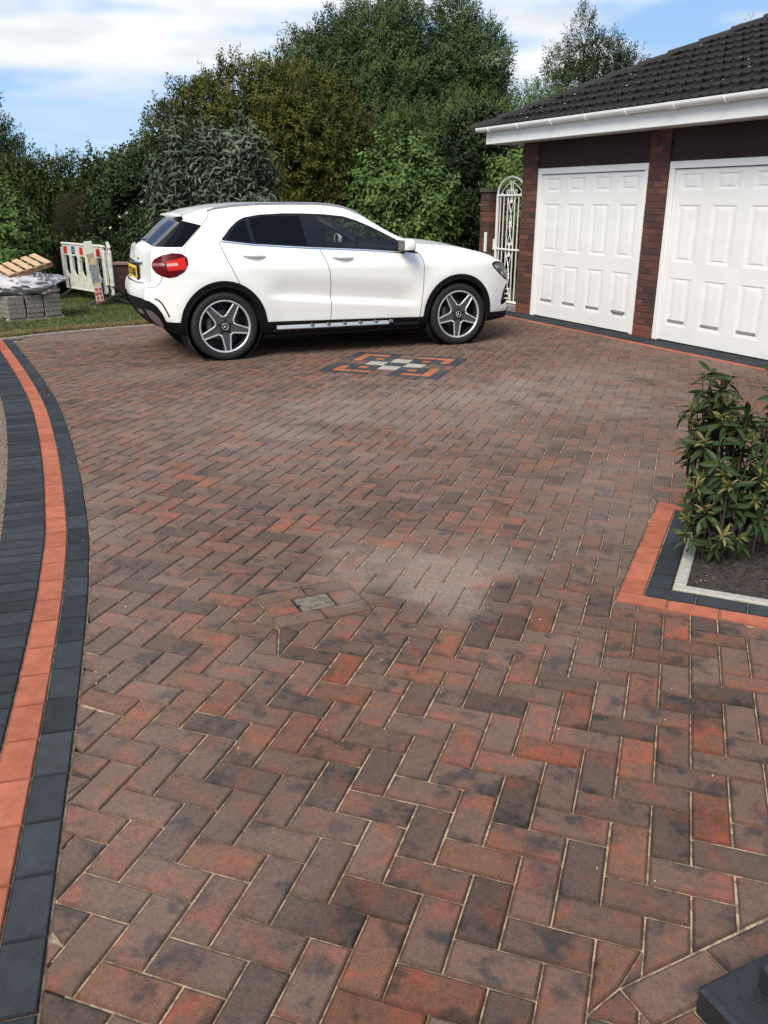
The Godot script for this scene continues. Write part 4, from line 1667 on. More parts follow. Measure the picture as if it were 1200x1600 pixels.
func car_outline() -> void:
	var raw := [
		[-0.45, 0.262, "u"], [-0.60, 0.285, "k"], [-0.74, 0.355, "k"], [-0.84, 0.455, "k"], [-0.885, 0.56, "k"], [-0.893, 0.625, "b"], [-0.893, 0.68, "b"], [-0.878, 0.735, "b"], [-0.855, 0.760, "s"], [-0.825, 0.778, "t"], [-0.816, 0.82, "t"],
		[-0.812, 0.90, "t"], [-0.803, 1.00, "t"], [-0.790, 1.075, "t"], [-0.778, 1.112, "t"], [-0.745, 1.126, "g"], [-0.66, 1.195, "g"], [-0.55, 1.292, "g"], [-0.45, 1.372, "g"], [-0.418, 1.395, "k"],
		[-0.448, 1.408, "r"], [-0.453, 1.417, "r"], [-0.43, 1.424, "r"], [-0.30, 1.445, "r"], [-0.15, 1.468, "r"], [0.0, 1.489, "r"], [0.22, 1.514, "r"], [0.466, 1.533, "r"], [0.83, 1.541, "r"], [1.10, 1.539, "r"],
		[1.30, 1.530, "r"], [1.42, 1.514, "r"], [1.52, 1.487, "w"], [1.609, 1.443, "w"], [1.758, 1.352, "w"], [1.953, 1.249, "w"], [2.12, 1.178, "w"], [2.235, 1.138, "c"], [2.33, 1.119, "h"], [2.52, 1.107, "h"],
		[2.676, 1.092, "h"], [2.85, 1.067, "h"], [3.008, 1.034, "h"], [3.14, 1.001, "h"], [3.253, 0.962, "h"], [3.34, 0.925, "h"], [3.41, 0.875, "f"], [3.452, 0.825, "f"], [3.475, 0.76, "f"], [3.486, 0.68, "f"],
		[3.494, 0.58, "f"], [3.503, 0.48, "f"], [3.508, 0.40, "f"], [3.500, 0.335, "k"], [3.455, 0.262, "u"], [3.2, 0.245, "u"], [2.0, 0.236, "u"], [0.7, 0.238, "u"]]
	for e in raw: e[0] = ro(e[0])
	for i in raw.size():
		var a := Vector2(raw[i][0], raw[i][1])
		var b := Vector2(raw[(i + 1) % raw.size()][0], raw[(i + 1) % raw.size()][1])
		var p := Vector2(raw[i - 1][0], raw[i - 1][1])
		var q := Vector2(raw[(i + 2) % raw.size()][0], raw[(i + 2) % raw.size()][1])
		var tg: String = raw[i][2]
		car_line.append(a); car_tag.append(tg)
		if a.distance_to(b) > 0.07 and tg != "u":
			# a point between, on the curve through the neighbours
			car_line.append((a + b) * 0.5 * 1.125 - (p + q) * 0.0625); car_tag.append(tg)
	car_poly = car_line
	zg.resize(ZNX * ZNY)
	for j in ZNY:
		for i in ZNX:
			var x := ZX0 + i * ZC
			var h := ZY0 + j * ZC
			var r := car_r(x, h)
			var d := -poly_sd(Vector2(x, h), car_poly)
			var z := car_w(x, h) - r
			if d >= r: z += r
			elif d > 0.0: z += sqrt(maxf(0.0, r * r - (r - d) * (r - d)))
			else: z += d * 1.2
			zg[j * ZNX + i] = z

func make_car() -> void:
	car_outline()
	var base := Vector3(-2.022, 0.0, -9.629)
	var t := thing("white_suv", "white compact SUV with dark tinted windows and star spoke alloy wheels parked by the garage", "car", yaw(24.3, base))
	var white := mat(0.82, 0.82, 0.775, 0.32)
	white.clearcoat_enabled = true
	white.clearcoat = 0.6
	white.clearcoat_roughness = 0.04
	var black := mat(0.0050, 0.0052, 0.0058, 0.6)
	black.metallic_specular = 0.28
	var gap := mat(0.05, 0.05, 0.048, 0.7)
	var tint := mat(0.004, 0.0045, 0.0055, 0.035)
	tint.metallic_specular = 0.27
	var chrome := mat(0.72, 0.73, 0.74, 0.12, 1.0)
	var silver := mat(0.50, 0.50, 0.50, 0.28, 0.9)
	var clear := mat(0.02, 0.026, 0.026, 0.03)
	clear.transparency = BaseMaterial3D.TRANSPARENCY_ALPHA
	clear.albedo_color.a = 0.42
	clear.metallic_specular = 0.36
	# flank triangles
	var tris := PackedVector2Array()
	var cell := 0.021
	for j in 66:
		for i in 216:
			var a := Vector2(-0.96 + i * cell, 0.19 + j * cell)
			var b := a + Vector2(cell, 0)
			var c := a + Vector2(cell, cell)
			var d := a + Vector2(0, cell)
			if (i + j) % 2 == 0: tris.append_array(PackedVector2Array([a, b, c, a, c, d]))
			else: tris.append_array(PackedVector2Array([a, b, d, b, c, d]))
	var s: Array = split(tris, func(p: Vector2) -> float: return poly_sd(p, car_poly))
	tris = s[0]
	var wc := [Vector2(0.025, 0.355), Vector2(2.745, 0.355)]
	for c in wc:
		tris = split(tris, circle_field(c, 0.388))[1]
	# dark lower cladding
	var rear_low := rp(PackedVector2Array([Vector2(-1.0, 0.63), Vector2(-0.84, 0.615), Vector2(-0.75, 0.575), Vector2(-0.67, 0.50), Vector2(-0.615, 0.412), Vector2(-0.42, 0.408), Vector2(-0.30, 0.1), Vector2(-1.0, 0.1)]))
	var front_low := rp(PackedVector2Array([Vector2(3.05, 0.352), Vector2(3.40, 0.338), Vector2(3.60, 0.355), Vector2(3.60, 0.1), Vector2(3.05, 0.1)]))
	var clad := func(p: Vector2) -> float:
		var f: float = minf(p.distance_to(wc[0]) - 0.448, p.distance_to(wc[1]) - 0.443)
		if p.x > 0.2 and p.x < 2.6: f = minf(f, p.y - (0.373 - 0.018 * (p.x - 0.48)))
		if p.x < -0.2: f = minf(f, poly_sd(p, rear_low))
		if p.x > 2.9: f = minf(f, poly_sd(p, front_low))
		return f
	s = split(tris, clad)
	var b := Mb.new()
	lift(b, s[0], 0.010)
	skirt(b, s[2], -0.004, 0.010)
	for c in wc:
		# rolled edge of the arches
		for sd in [1.0, -1.0]:
			var path := PackedVector3Array()
			for k in 29:
				var an := lerpf(-0.35, PI + 0.35, k / 28.0)
				var q: Vector2 = c + Vector2(cos(an), sin(an)) * 0.390
				path.append(Vector3(q.x, q.y, (car_z(q) + 0.004) * sd))
			b.tube(path, 0.010, 6)
	obj("lower_cladding", b, black, t)
	var skid: Array = split_poly(s[0], rp(PackedVector2Array([Vector2(-0.95, 0.545), Vector2(-0.80, 0.515), Vector2(-0.70, 0.455), Vector2(-0.640, 0.385), Vector2(-0.615, 0.335), Vector2(-0.68, 0.325), Vector2(-0.80, 0.40), Vector2(-0.95, 0.46)])))
	b = Mb.new()
	lift(b, skid[0], 0.018)
	skirt(b, skid[2], 0.008, 0.018)
	obj("skid_plate_wing", b, silver, t)
	tris = s[1]
	# windows
	var win := PackedVector2Array([Vector2(0.055, 1.186), Vector2(0.10, 1.226), Vector2(0.18, 1.305), Vector2(0.26, 1.365), Vector2(0.334, 1.400), Vector2(0.50, 1.428), Vector2(0.75, 1.441), Vector2(0.966, 1.440), Vector2(1.20, 1.432), Vector2(1.419, 1.411),
		Vector2(1.56, 1.370), Vector2(1.716, 1.306), Vector2(1.85, 1.245), Vector2(2.0, 1.172), Vector2(2.12, 1.105), Vector2(2.255, 1.019), Vector2(1.99, 1.048), Vector2(1.60, 1.077), Vector2(1.181, 1.098), Vector2(0.97, 1.108), Vector2(0.36, 1.148)])
	s = split_poly(tris, win)
	tris = s[1]
	var wt: PackedVector2Array = s[0]
	b = Mb.new()
	skirt(b, s[2], -0.008, 0.0)
	var panes := [
		["quarter_glass", PackedVector2Array([Vector2(0.118, 1.194), Vector2(0.20, 1.286), Vector2(0.28, 1.350), Vector2(0.345, 1.381), Vector2(0.366, 1.166)]), tint],
		["rear_door_glass", PackedVector2Array([Vector2(0.388, 1.390), Vector2(0.55, 1.411), Vector2(0.93, 1.420), Vector2(0.955, 1.124), Vector2(0.406, 1.163)]), tint],
		["front_door_glass", PackedVector2Array([Vector2(1.115, 1.414), Vector2(1.40, 1.393), Vector2(1.55, 1.351), Vector2(1.70, 1.290), Vector2(1.85, 1.222), Vector2(1.985, 1.152), Vector2(1.985, 1.066), Vector2(1.60, 1.092), Vector2(1.198, 1.114)]), clear]]
	for p in panes:
		var e: Array = split_poly(wt, p[1])
		wt = e[1]
		for sd in [1.0, -1.0]:
			var g := Mb.new()
			lift(g, e[0], -0.007, [sd])
			obj(p[0], g, p[2], t)
	lift(b, wt, -0.003)
	obj("window_surround", b, mat(0.004, 0.004, 0.0045, 0.25), t)
	# bright strip under the windows
	s = split_band(tris, PackedVector2Array([Vector2(0.045, 1.176), Vector2(0.36, 1.138), Vector2(0.97, 1.098), Vector2(1.181, 1.088), Vector2(1.60, 1.067), Vector2(1.99, 1.038), Vector2(2.13, 1.024)]), 0.0055)
	b = Mb.new()
	lift(b, s[0], 0.003)
	obj("belt_strip", b, chrome, t)
	tris = s[1]
	# rear screen where it wraps round
	s = split_poly(tris, rp(PackedVector2Array([Vector2(-0.80, 1.127), Vector2(-0.335, 1.128), Vector2(-0.105, 1.328), Vector2(-0.40, 1.402), Vector2(-0.60, 1.42)])))
	tris = s[1]
	var screen := Mb.new()
	lift(screen, s[0], -0.002)
	# lamps
	s = split_poly(tris, rp(PackedVector2Array([Vector2(-0.745, 0.930), Vector2(-0.742, 0.975), Vector2(-0.70, 1.018), Vector2(-0.60, 1.052), Vector2(-0.45, 1.074), Vector2(-0.35, 1.066), Vector2(-0.303, 1.025), Vector2(-0.306, 0.965), Vector2(-0.35, 0.900), Vector2(-0.43, 0.853), Vector2(-0.53, 0.842), Vector2(-0.64, 0.860), Vector2(-0.71, 0.888)])))
	tris = s[1]
	var lamp_cut: PackedVector2Array = s[2]
	var dark_red := mat(0.085, 0.004, 0.007, 0.3)
	var red := mat(0.50, 0.018, 0.018, 0.3)
	var pale := mat(0.55, 0.30, 0.29, 0.3)
	for lm in [dark_red, red, pale]: lm.metallic_specular = 0.22
	var hi: Array = split_poly(s[0], rp(PackedVector2Array([Vector2(-0.545, 0.995), Vector2(-0.33, 1.035), Vector2(-0.322, 0.925), Vector2(-0.545, 0.905)])))
	var lo: Array = split_poly(hi[0], rp(PackedVector2Array([Vector2(-0.555, 0.972), Vector2(-0.40, 0.985), Vector2(-0.40, 0.957), Vector2(-0.555, 0.947)])))
	var rim: Array = split_poly(hi[1], rp(PackedVector2Array([Vector2(-0.80, 0.972), Vector2(-0.575, 0.985), Vector2(-0.575, 0.955), Vector2(-0.80, 0.945)])))
	for sd in [1.0, -1.0]:
		b = Mb.new()
		lift(b, rim[1], 0.004, [sd])
		skirt(b, lamp_cut, -0.008, 0.004, [sd])
		var lamp := obj("tail_lamp", b, dark_red, t)
		b = Mb.new(); lift(b, lo[1], 0.005, [sd]); obj("brake_lens", b, red, lamp)
		b = Mb.new(); lift(b, lo[0], 0.005, [sd]); obj("reverse_lens", b, pale, lamp)
		b = Mb.new(); lift(b, rim[0], 0.005, [sd]); obj("boot_lens", b, mat(0.24, 0.075, 0.085, 0.3), lamp)
	s = split_poly(tris, rp(PackedVector2Array([Vector2(3.148, 0.900), Vector2(3.22, 0.918), Vector2(3.315, 0.908), Vector2(3.385, 0.865), Vector2(3.430, 0.80), Vector2(3.44, 0.73), Vector2(3.40, 0.690), Vector2(3.345, 0.722), Vector2(3.26, 0.785), Vector2(3.19, 0.845)])))
	tris = s[1]
	var hl: Array = split_poly(s[0], rp(PackedVector2Array([Vector2(3.185, 0.886), Vector2(3.23, 0.900), Vector2(3.315, 0.888), Vector2(3.375, 0.845), Vector2(3.415, 0.79), Vector2(3.42, 0.735), Vector2(3.395, 0.715), Vector2(3.345, 0.742), Vector2(3.27, 0.80), Vector2(3.205, 0.852)])))
	for sd in [1.0, -1.0]:
		b = Mb.new()
		lift(b, hl[1], 0.001, [sd])
		skirt(b, s[2], -0.02, 0.001, [sd])
		var lamp := obj("headlamp", b, black, t)
		b = Mb.new(); lift(b, hl[0], -0.030, [sd]); obj("reflector", b, mat(0.55, 0.56, 0.57, 0.2, 0.9), lamp)
		b = Mb.new()
		b.lathe(PackedVector2Array([Vector2(0.0, 0.02), Vector2(0.022, 0.012), Vector2(0.032, -0.01), Vector2(0.034, -0.03)]), 14, Transform3D(Basis(Vector3(0, 0, -1), Vector3(0.75, 0, 0.66 * sd), Vector3.UP), Vector3(3.335, 0.815, (car_z(Vector2(3.335, 0.815)) - 0.02) * sd)))
		obj("projector", b, mat(0.05, 0.05, 0.055, 0.06), lamp)
		b = Mb.new(); lift(b, hl[0], 0.001, [sd])
		var lens := mat(0.9, 0.9, 0.9, 0.02)
		lens.transparency = BaseMaterial3D.TRANSPARENCY_ALPHA
		lens.albedo_color.a = 0.06
		obj("lens", b, lens, lamp)
	# slots in the bumpers
	b = Mb.new()
	s = split_band(tris, PackedVector2Array([Vector2(-0.64, 0.640), Vector2(-0.615, 0.632), Vector2(-0.585, 0.600), Vector2(-0.553, 0.540), Vector2(-0.528, 0.480), Vector2(-0.520, 0.455)]), 0.0075)
	tris = s[1]
	lift(b, s[0], -0.004)
	obj("bumper_slot", b, black, t)
	s = split_poly(tris, PackedVector2Array([Vector2(3.400, 0.575), Vector2(3.44, 0.640), Vector2(3.50, 0.665), Vector2(3.54, 0.60), Vector2(3.54, 0.47), Vector2(3.46, 0.435), Vector2(3.385, 0.405), Vector2(3.375, 0.46)]))
	tris = s[1]
	b = Mb.new()
	lift(b, s[0], -0.025); skirt(b, s[2], -0.025, 0.0)
	obj("bumper_vent", b, black, t)
	for k in 3:
		b = Mb.new()
		for sd in [1.0, -1.0]:
			var q := Vector2(3.485, 0.480 + k * 0.055)
			b.box(Transform3D(Basis(Vector3.UP, -0.9 * sd), Vector3(q.x, q.y, (car_z(q) - 0.004) * sd)), Vector3(0.07, 0.016, 0.02), 0.004)
		obj("vent_fin", b, white, t)
	# silver skid plate on the rear corner
	# shut lines
	var lines := [
		PackedVector2Array([Vector2(0.034, 1.172), Vector2(0.060, 1.09), Vector2(0.091, 0.999), Vector2(0.140, 0.890), Vector2(0.185, 0.795), Vector2(0.20, 0.76)]),
		PackedVector2Array([Vector2(1.088, 1.090), Vector2(1.140, 0.985), Vector2(1.178, 0.860), Vector2(1.192, 0.70), Vector2(1.190, 0.50), Vector2(1.186, 0.34)]),
		PackedVector2Array([Vector2(2.240, 1.022), Vector2(2.278, 0.965), Vector2(2.291, 0.909), Vector2(2.287, 0.70), Vector2(2.270, 0.50), Vector2(2.254, 0.33)]),
		PackedVector2Array([Vector2(0.0, 1.50), Vector2(-0.012, 1.44), Vector2(-0.03, 1.395), Vector2(-0.095, 1.335), Vector2(-0.318, 1.128), Vector2(-0.332, 1.06)]),
		PackedVector2Array([Vector2(-0.615, 0.870), Vector2(-0.66, 0.80), Vector2(-0.72, 0.752), Vector2(-0.86, 0.74)])]
	b = Mb.new()
	for k in lines.size():
		s = split_band(tris, rp(lines[k]), 0.0034 if k < 3 else 0.0026)
		tris = s[1]
		lift(b, s[0], -0.004)
	obj("shut_lines", b, gap, t)
	# the painted shell: flanks, then the strip over the middle
	var body := Mb.new()
	lift(body, tris)
	var low := Mb.new()
	var wind := Mb.new()
	var N := car_line.size()
	var cols := 15
	var rows: Array = []
	for i in N:
		var p := car_line[i]
		var tg := (car_line[(i + 1) % N] - car_line[(i - 1 + N) % N]).normalized()
		var nn := Vector2(-tg.y, tg.x)
		var z_e := car_w(p.x, p.y) - car_r(p.x, p.y)
		var crown := 0.0
		match car_tag[i]:
			"r": crown = 0.010
			"w": crown = 0.045
			"c": crown = 0.035
			"h": crown = 0.045
			"f": crown = 0.09
			"g": crown = 0.05
			"t", "s", "b": crown = 0.05
			"k": crown = 0.05 if p.y < 1.0 else 0.02
		if car_tag[i] == "r" and p.x < 0.0: crown = lerpf(0.010, 0.012, -p.x / 0.45)
		if p.y < 0.3: crown = 0.0
		rows.append([p, nn, z_e, crown])
	for k in 2:
		for i in N:
			rows[i][3] = (rows[(i - 1 + N) % N][3] + 2.0 * rows[i][3] + rows[(i + 1) % N][3]) * 0.25
	var grid_: Array = []
	for i in N:
		var line := PackedVector3Array()
		for c in cols:
			var f := lerpf(-1.0, 1.0, float(c) / (cols - 1))
			var e: float = rows[i][3] * (1.0 - f * f) * (1.0 - f * f)
			var q: Vector2 = rows[i][0] + rows[i][1] * e
			line.append(Vector3(q.x, q.y, f * rows[i][2]))
		grid_.append(line)
	var i := 0
	while i < N:
		# runs of one tag
		var j := i
		while j < N and car_tag[j] == car_tag[i]: j += 1
		var part: Array = []
		for k in range(i, j + 1): part.append(grid_[k % N])
		var into := body
		match car_tag[i]:
			"g": into = screen
			"w": into = wind
			"k", "u", "c": into = low
		into.grid(part)
		i = j
	obj("body_shell", body, white, t)
	obj("rear_screen", screen, tint, t)
	obj("windscreen", wind, clear, t)
	obj("underside_trim", low, black, t)
	car_parts(t, white, black, chrome, silver, tint)
	for c in [[0.025, 1.0], [2.745, 1.0], [0.025, -1.0], [2.745, -1.0]]:
		car_wheel(t, c[0], c[1])

func car_parts(t: Node3D, white: Material, black: Material, chrome: Material, silver: Material, tint: Material) -> void:
	var b := Mb.new()
	# wheel wells and underbody
	for x in [0.025, 2.745]:
		for sd in [1.0, -1.0]:
			b.lathe(PackedVector2Array([Vector2(0.0, 0.46), Vector2(0.41, 0.46), Vector2(0.405, 0.60), Vector2(0.393, 0.872)]), 28, Transform3D(Basis(Vector3(1, 0, 0), Vector3(0, 0, sd), Vector3(0, -sd, 0)), Vector3(x, 0.355, 0)))
	b.bx(-0.30, 3.35, 0.23, 0.30, -0.46, 0.46)
	b.bx(0.46, 2.30, 0.205, 0.30, -0.80, 0.80)
	obj("underbody", b, mat(0.010, 0.010, 0.010, 0.9), t)
	# running boards
	for sd in [1.0, -1.0]:
		b = Mb.new()
		b.bx(0.53, 2.24, 0.252, 0.292, minf(0.80 * sd, 0.905 * sd), maxf(0.80 * sd, 0.905 * sd), 0.012)
		var rb := obj("running_board", b, black, t)
		b = Mb.new()
		b.bar(Vector3(0.56, 0.309, 0.905 * sd), Vector3(1.86, 0.303, 0.905 * sd), 0.050, 0.034, Vector3(0, 1, 0.75 * sd).normalized(), 0.010)
		obj("chrome_step", b, chrome, rb)
		for k in 6:
			b = Mb.new()
			b.box(Transform3D(Basis(Vector3(0, 0, 1), -0.3), Vector3(0.96 + k * 0.185, 0.316, 0.910 * sd)), Vector3(0.045, 0.040, 0.040), 0.008)
			obj("rubber_stud", b, mat(0.10, 0.10, 0.10, 0.5), rb)
	# silver skid plate at the back
	b = Mb.new()
	var rows: Array = []
	for k in 5:
		var f := k / 4.0
		var line := PackedVector3Array()
		for c in 13:
			var g := lerpf(-1.0, 1.0, c / 12.0)
			var z := g * 0.70
			var curve := 0.16 * pow(absf(g), 3.0)
			line.append(Vector3(lerpf(-0.745, -0.63, f * f) + curve, lerpf(0.535, 0.365, f) + 0.0 * g, z))
		rows.append(line)
	b.grid(rows, true)
	obj("skid_plate", b, silver, t)
	# roof rails
	for sd in [1.0, -1.0]:
		b = Mb.new()
		var path := PackedVector3Array()
		for q in [[-0.02, 1.452], [0.06, 1.478], [0.25, 1.506], [0.50, 1.525], [0.83, 1.533], [1.10, 1.531], [1.30, 1.520], [1.44, 1.494], [1.56, 1.452], [1.60, 1.430]]:
			var p := Vector2(q[0], q[1])
			path.append(Vector3(p.x, p.y + 0.008, (car_w(p.x, p.y) - 0.012) * sd))
		b.tube(path, 0.011, 8)
		obj("roof_rail", b, silver, t)
	# door handles
	for h in [[0.37, 1.034], [1.335, 0.999]]:
		for sd in [1.0, -1.0]:
			b = Mb.new()
			var q := Vector2(h[0], h[1])
			var z := car_z(q)
			var path := PackedVector3Array()
			var rad: Array = []
			for k in 9:
				var f := k / 8.0
				path.append(Vector3(q.x - 0.115 + 0.23 * f, q.y + 0.012 - 0.016 * f, (z + 0.006 + 0.026 * sin(PI * f)) * sd))
				rad.append(0.011 + 0.009 * sin(PI * f))
			b.tube(path, rad, 8)
			var hd := obj("door_handle", b, white, t)
			b = Mb.new()
			b.lathe(PackedVector2Array([Vector2(0.0, 0.0015), Vector2(0.038, 0.0015), Vector2(0.040, -0.004)]), 18, Transform3D(Basis(Vector3(1.9, 0, 0), Vector3(0, 0.26 * sd, 0.97 * sd), Vector3(0, -0.6, 0.1)), Vector3(q.x, q.y - 0.012, (z - 0.001) * sd)))
			obj("handle_recess", b, mat(0.70, 0.70, 0.67, 0.4), hd)
	# mirrors
	for sd in [1.0, -1.0]:
		var c := Vector3(2.035, 1.115, 0.985 * sd)
		var hood := Mb.new()
		var under := Mb.new()
		var rr: Array = []
		for i in 13:
			var la := -PI / 2 + PI * i / 12.0
			var line := PackedVector3Array()
			for j in 20:
				var lo := TAU * j / 20.0
				var p := Vector3(cos(la) * cos(lo), sin(la), cos(la) * sin(lo))
				p = Vector3(signf(p.x) * pow(absf(p.x), 0.75) * 0.085, signf(p.y) * pow(absf(p.y), 0.7) * 0.070, signf(p.z) * pow(absf(p.z), 0.7) * 0.105)
				p.x = maxf(p.x, -0.052)
				line.append(c + p)
			rr.append(line)
		under.grid(rr.slice(0, 5), true, true)
		hood.grid(rr.slice(4, 13), true, true)
		under.tube(PackedVector3Array([c + Vector3(0.0, -0.04, -0.06 * sd), c + Vector3(0.01, -0.065, -0.12 * sd), c + Vector3(0.02, -0.075, -0.19 * sd)]), 0.024, 8)
		var mi := obj("door_mirror", hood, white, t)
		obj("mirror_base", under, black, mi)
		b = Mb.new()
		b.box(Transform3D(Basis(Vector3.UP, 0.12 * sd), c + Vector3(-0.055, 0.004, 0)), Vector3(0.006, 0.105, 0.165), 0.003)
		obj("mirror_glass", b, mat(0.35, 0.37, 0.38, 0.05, 1.0), mi)
	# number plate, handle strip, badge, wiper
	b = Mb.new()
	b.bx(-0.716, -0.704, 0.795, 0.925, -0.26, 0.26, 0.003)
	var np := obj("number_plate", b, mat(0.80, 0.50, 0.03, 0.45), t)
	var tm := TextMesh.new()
	var font := SystemFont.new()
	font.font_names = PackedStringArray(["Droid Sans"])
	font.font_weight = 700
	tm.font = font
	tm.text = "153 M62"
	tm.font_size = 24
	tm.pixel_size = 0.0046
	tm.depth = 0.003
	add_mesh("plate_characters", tm, mat(0.012, 0.012, 0.012, 0.5), np, Transform3D(Basis(Vector3.UP, -PI / 2), Vector3(-0.718, 0.858, 0.0)))
	b = Mb.new()
	b.bx(-0.714, -0.698, 0.784, 0.794, -0.275, 0.275); b.bx(-0.714, -0.698, 0.926, 0.938, -0.275, 0.275)
	b.bx(-0.714, -0.698, 0.795, 0.925, -0.275, -0.262); b.bx(-0.714, -0.698, 0.795, 0.925, 0.262, 0.275)
	obj("plate_recess", b, black, np)
	b = Mb.new()
	var arc := PackedVector3Array()
	for k in 13:
		var g := lerpf(-1.0, 1.0, k / 12.0)
		arc.append(Vector3(-0.702 + 0.05 * g * g * g * g, 0.962, g * 0.36))
	b.tube(arc, [0.008, 0.016, 0.018, 0.018, 0.018, 0.018, 0.018, 0.018, 0.018, 0.018, 0.018, 0.016, 0.008], 8)
	obj("boot_strip", b, chrome, t)
	b = Mb.new()
	arc = PackedVector3Array()
	for k in 15:
		var g := lerpf(-1.0, 1.0, k / 14.0)
		arc.append(Vector3(-0.735 + 0.10 * pow(absf(g), 3.0), 0.768, g * 0.60))
	b.tube(arc, 0.011, 6)
	obj("added_glint_strip", b, chrome, t)  # added strip, stands for the sky mirrored in the white bumper paint
	b = Mb.new()
	b.tube(PackedVector3Array([Vector3(-0.63, 1.135, 0.0), Vector3(-0.655, 1.165, 0.0), Vector3(-0.63, 1.175, 0.06)]), 0.02, 8)
	b.tube(PackedVector3Array([Vector3(-0.63, 1.172, 0.03), Vector3(-0.60, 1.185, 0.30)]), 0.007, 6)
	obj("rear_wiper", b, black, t)
	b = Mb.new()
	b.bx(-0.708, -0.696, 0.995, 1.012, 0.30, 0.40, 0.003)
	obj("model_badge", b, mat(0.25, 0.25, 0.25, 0.3, 0.8), t)
	# three pointed star on the boot lid
	b = Mb.new()
	star_badge(b, Transform3D(Basis(Vector3(0, 0, 1), Vector3(-1, 0, 0), Vector3(0, -1, 0)), Vector3(-0.685, 1.04, 0)), 0.032)
	obj("star_badge", b, chrome, t)
	b = Mb.new()
	b.bx(-0.305, -0.235, 1.350, 1.390, -0.50, 0.50, 0.008)
	obj("spoiler_underside", b, black, t)
	# parking sensors
	for p in [Vector2(-0.437, 0.583), Vector2(3.28, 0.60)]:
		b = Mb.new()
		for sd in [1.0, -1.0]:
			var n := car_n(p)
			b.lathe(PackedVector2Array([Vector2(0.0, 0.0015), Vector2(0.010, 0.0012), Vector2(0.011, -0.002)]), 12, Transform3D(Basis(Vector3(1, 0, 0), Vector3(n.x, n.y, n.z * sd), Vector3(0, -1, 0)), Vector3(p.x, p.y, car_z(p) * sd)))
		obj("parking_sensor", b, mat(0.55, 0.55, 0.53, 0.4), t)
	# cabin
	var dark := mat(0.010, 0.010, 0.011, 0.75)
	b = Mb.new()
	b.bx(-0.30, 2.25, 0.31, 0.36, -0.72, 0.72)
	b.bx(-0.30, 2.28, 0.36, 1.085, 0.745, 0.775)
	b.bx(-0.30, 2.28, 0.36, 1.085, -0.775, -0.745)
	b.bx(-0.32, -0.28, 0.36, 1.08, -0.74, 0.74)
	b.bx(1.98, 2.24, 0.70, 1.075, -0.735, 0.735, 0.04)
	obj("cabin_lining", b, dark, t)
	b = Mb.new()
	b.bx(0.1, 1.50, 1.470, 1.478, -0.52, 0.52)
	obj("headlining", b, mat(0.12, 0.12, 0.115, 0.9), t)
	for zc in [0.37, -0.37]:
		b = Mb.new()
		b.box(Transform3D(Basis(Vector3(0, 0, 1), 0.12), Vector3(1.32, 0.60, zc)), Vector3(0.52, 0.16, 0.50), 0.06)
		b.box(Transform3D(Basis(Vector3(0, 0, 1), 0.22), Vector3(1.04, 0.92, zc)), Vector3(0.13, 0.62, 0.48), 0.05)
		var seat := obj("front_seat", b, dark, t)
		b = Mb.new()
		b.box(Transform3D(Basis(Vector3(0, 0, 1), 0.15), Vector3(0.955, 1.305, zc)), Vector3(0.10, 0.18, 0.26), 0.045)
		obj("headrest", b, dark, seat)
	b = Mb.new()
	b.bx(0.02, 0.16, 0.50, 1.08, -0.62, 0.62, 0.05)
	b.bx(0.10, 0.60, 0.50, 0.66, -0.62, 0.62, 0.05)
	obj("rear_seat", b, dark, t)
	b = Mb.new()
	var ring := PackedVector3Array()
	for k in 24:
		var a := TAU * k / 24.0
		ring.append(Vector3(1.80 - 0.07 * sin(a), 1.02 + 0.17 * sin(a), 0.37 + 0.18 * cos(a)))
	b.tube(ring, 0.015, 8, true)
	b.bx(1.80, 1.86, 0.98, 1.06, 0.32, 0.42, 0.02)
	obj("steering_wheel", b, mat(0.03, 0.03, 0.03, 0.5), t)
	b = Mb.new()
	b.bx(1.74, 1.76, 1.335, 1.40, -0.12, 0.12, 0.008)
	obj("rear_view_mirror", b, dark, t)

func star_badge(b: Mb, xf: Transform3D, r: float) -> void:
	# in the local x-z plane, facing y
	var ring := PackedVector3Array()
	for k in 20:
		ring.append(xf * Vector3(cos(TAU * k / 20.0) * r, 0.003, sin(TAU * k / 20.0) * r))
	b.tube(ring, r * 0.09, 6, true)
	for k in 3:
		var a := -PI / 2 + TAU * k / 3.0
		var tip := Vector3(cos(a), 0, sin(a)) * r * 0.95
		var sd := Vector3(-sin(a), 0, cos(a)) * r * 0.16
		var c := Vector3(0, 0.006, 0)
		b.tri(xf * c, xf * (sd), xf * tip)
		b.tri(xf * c, xf * tip, xf * (-sd))

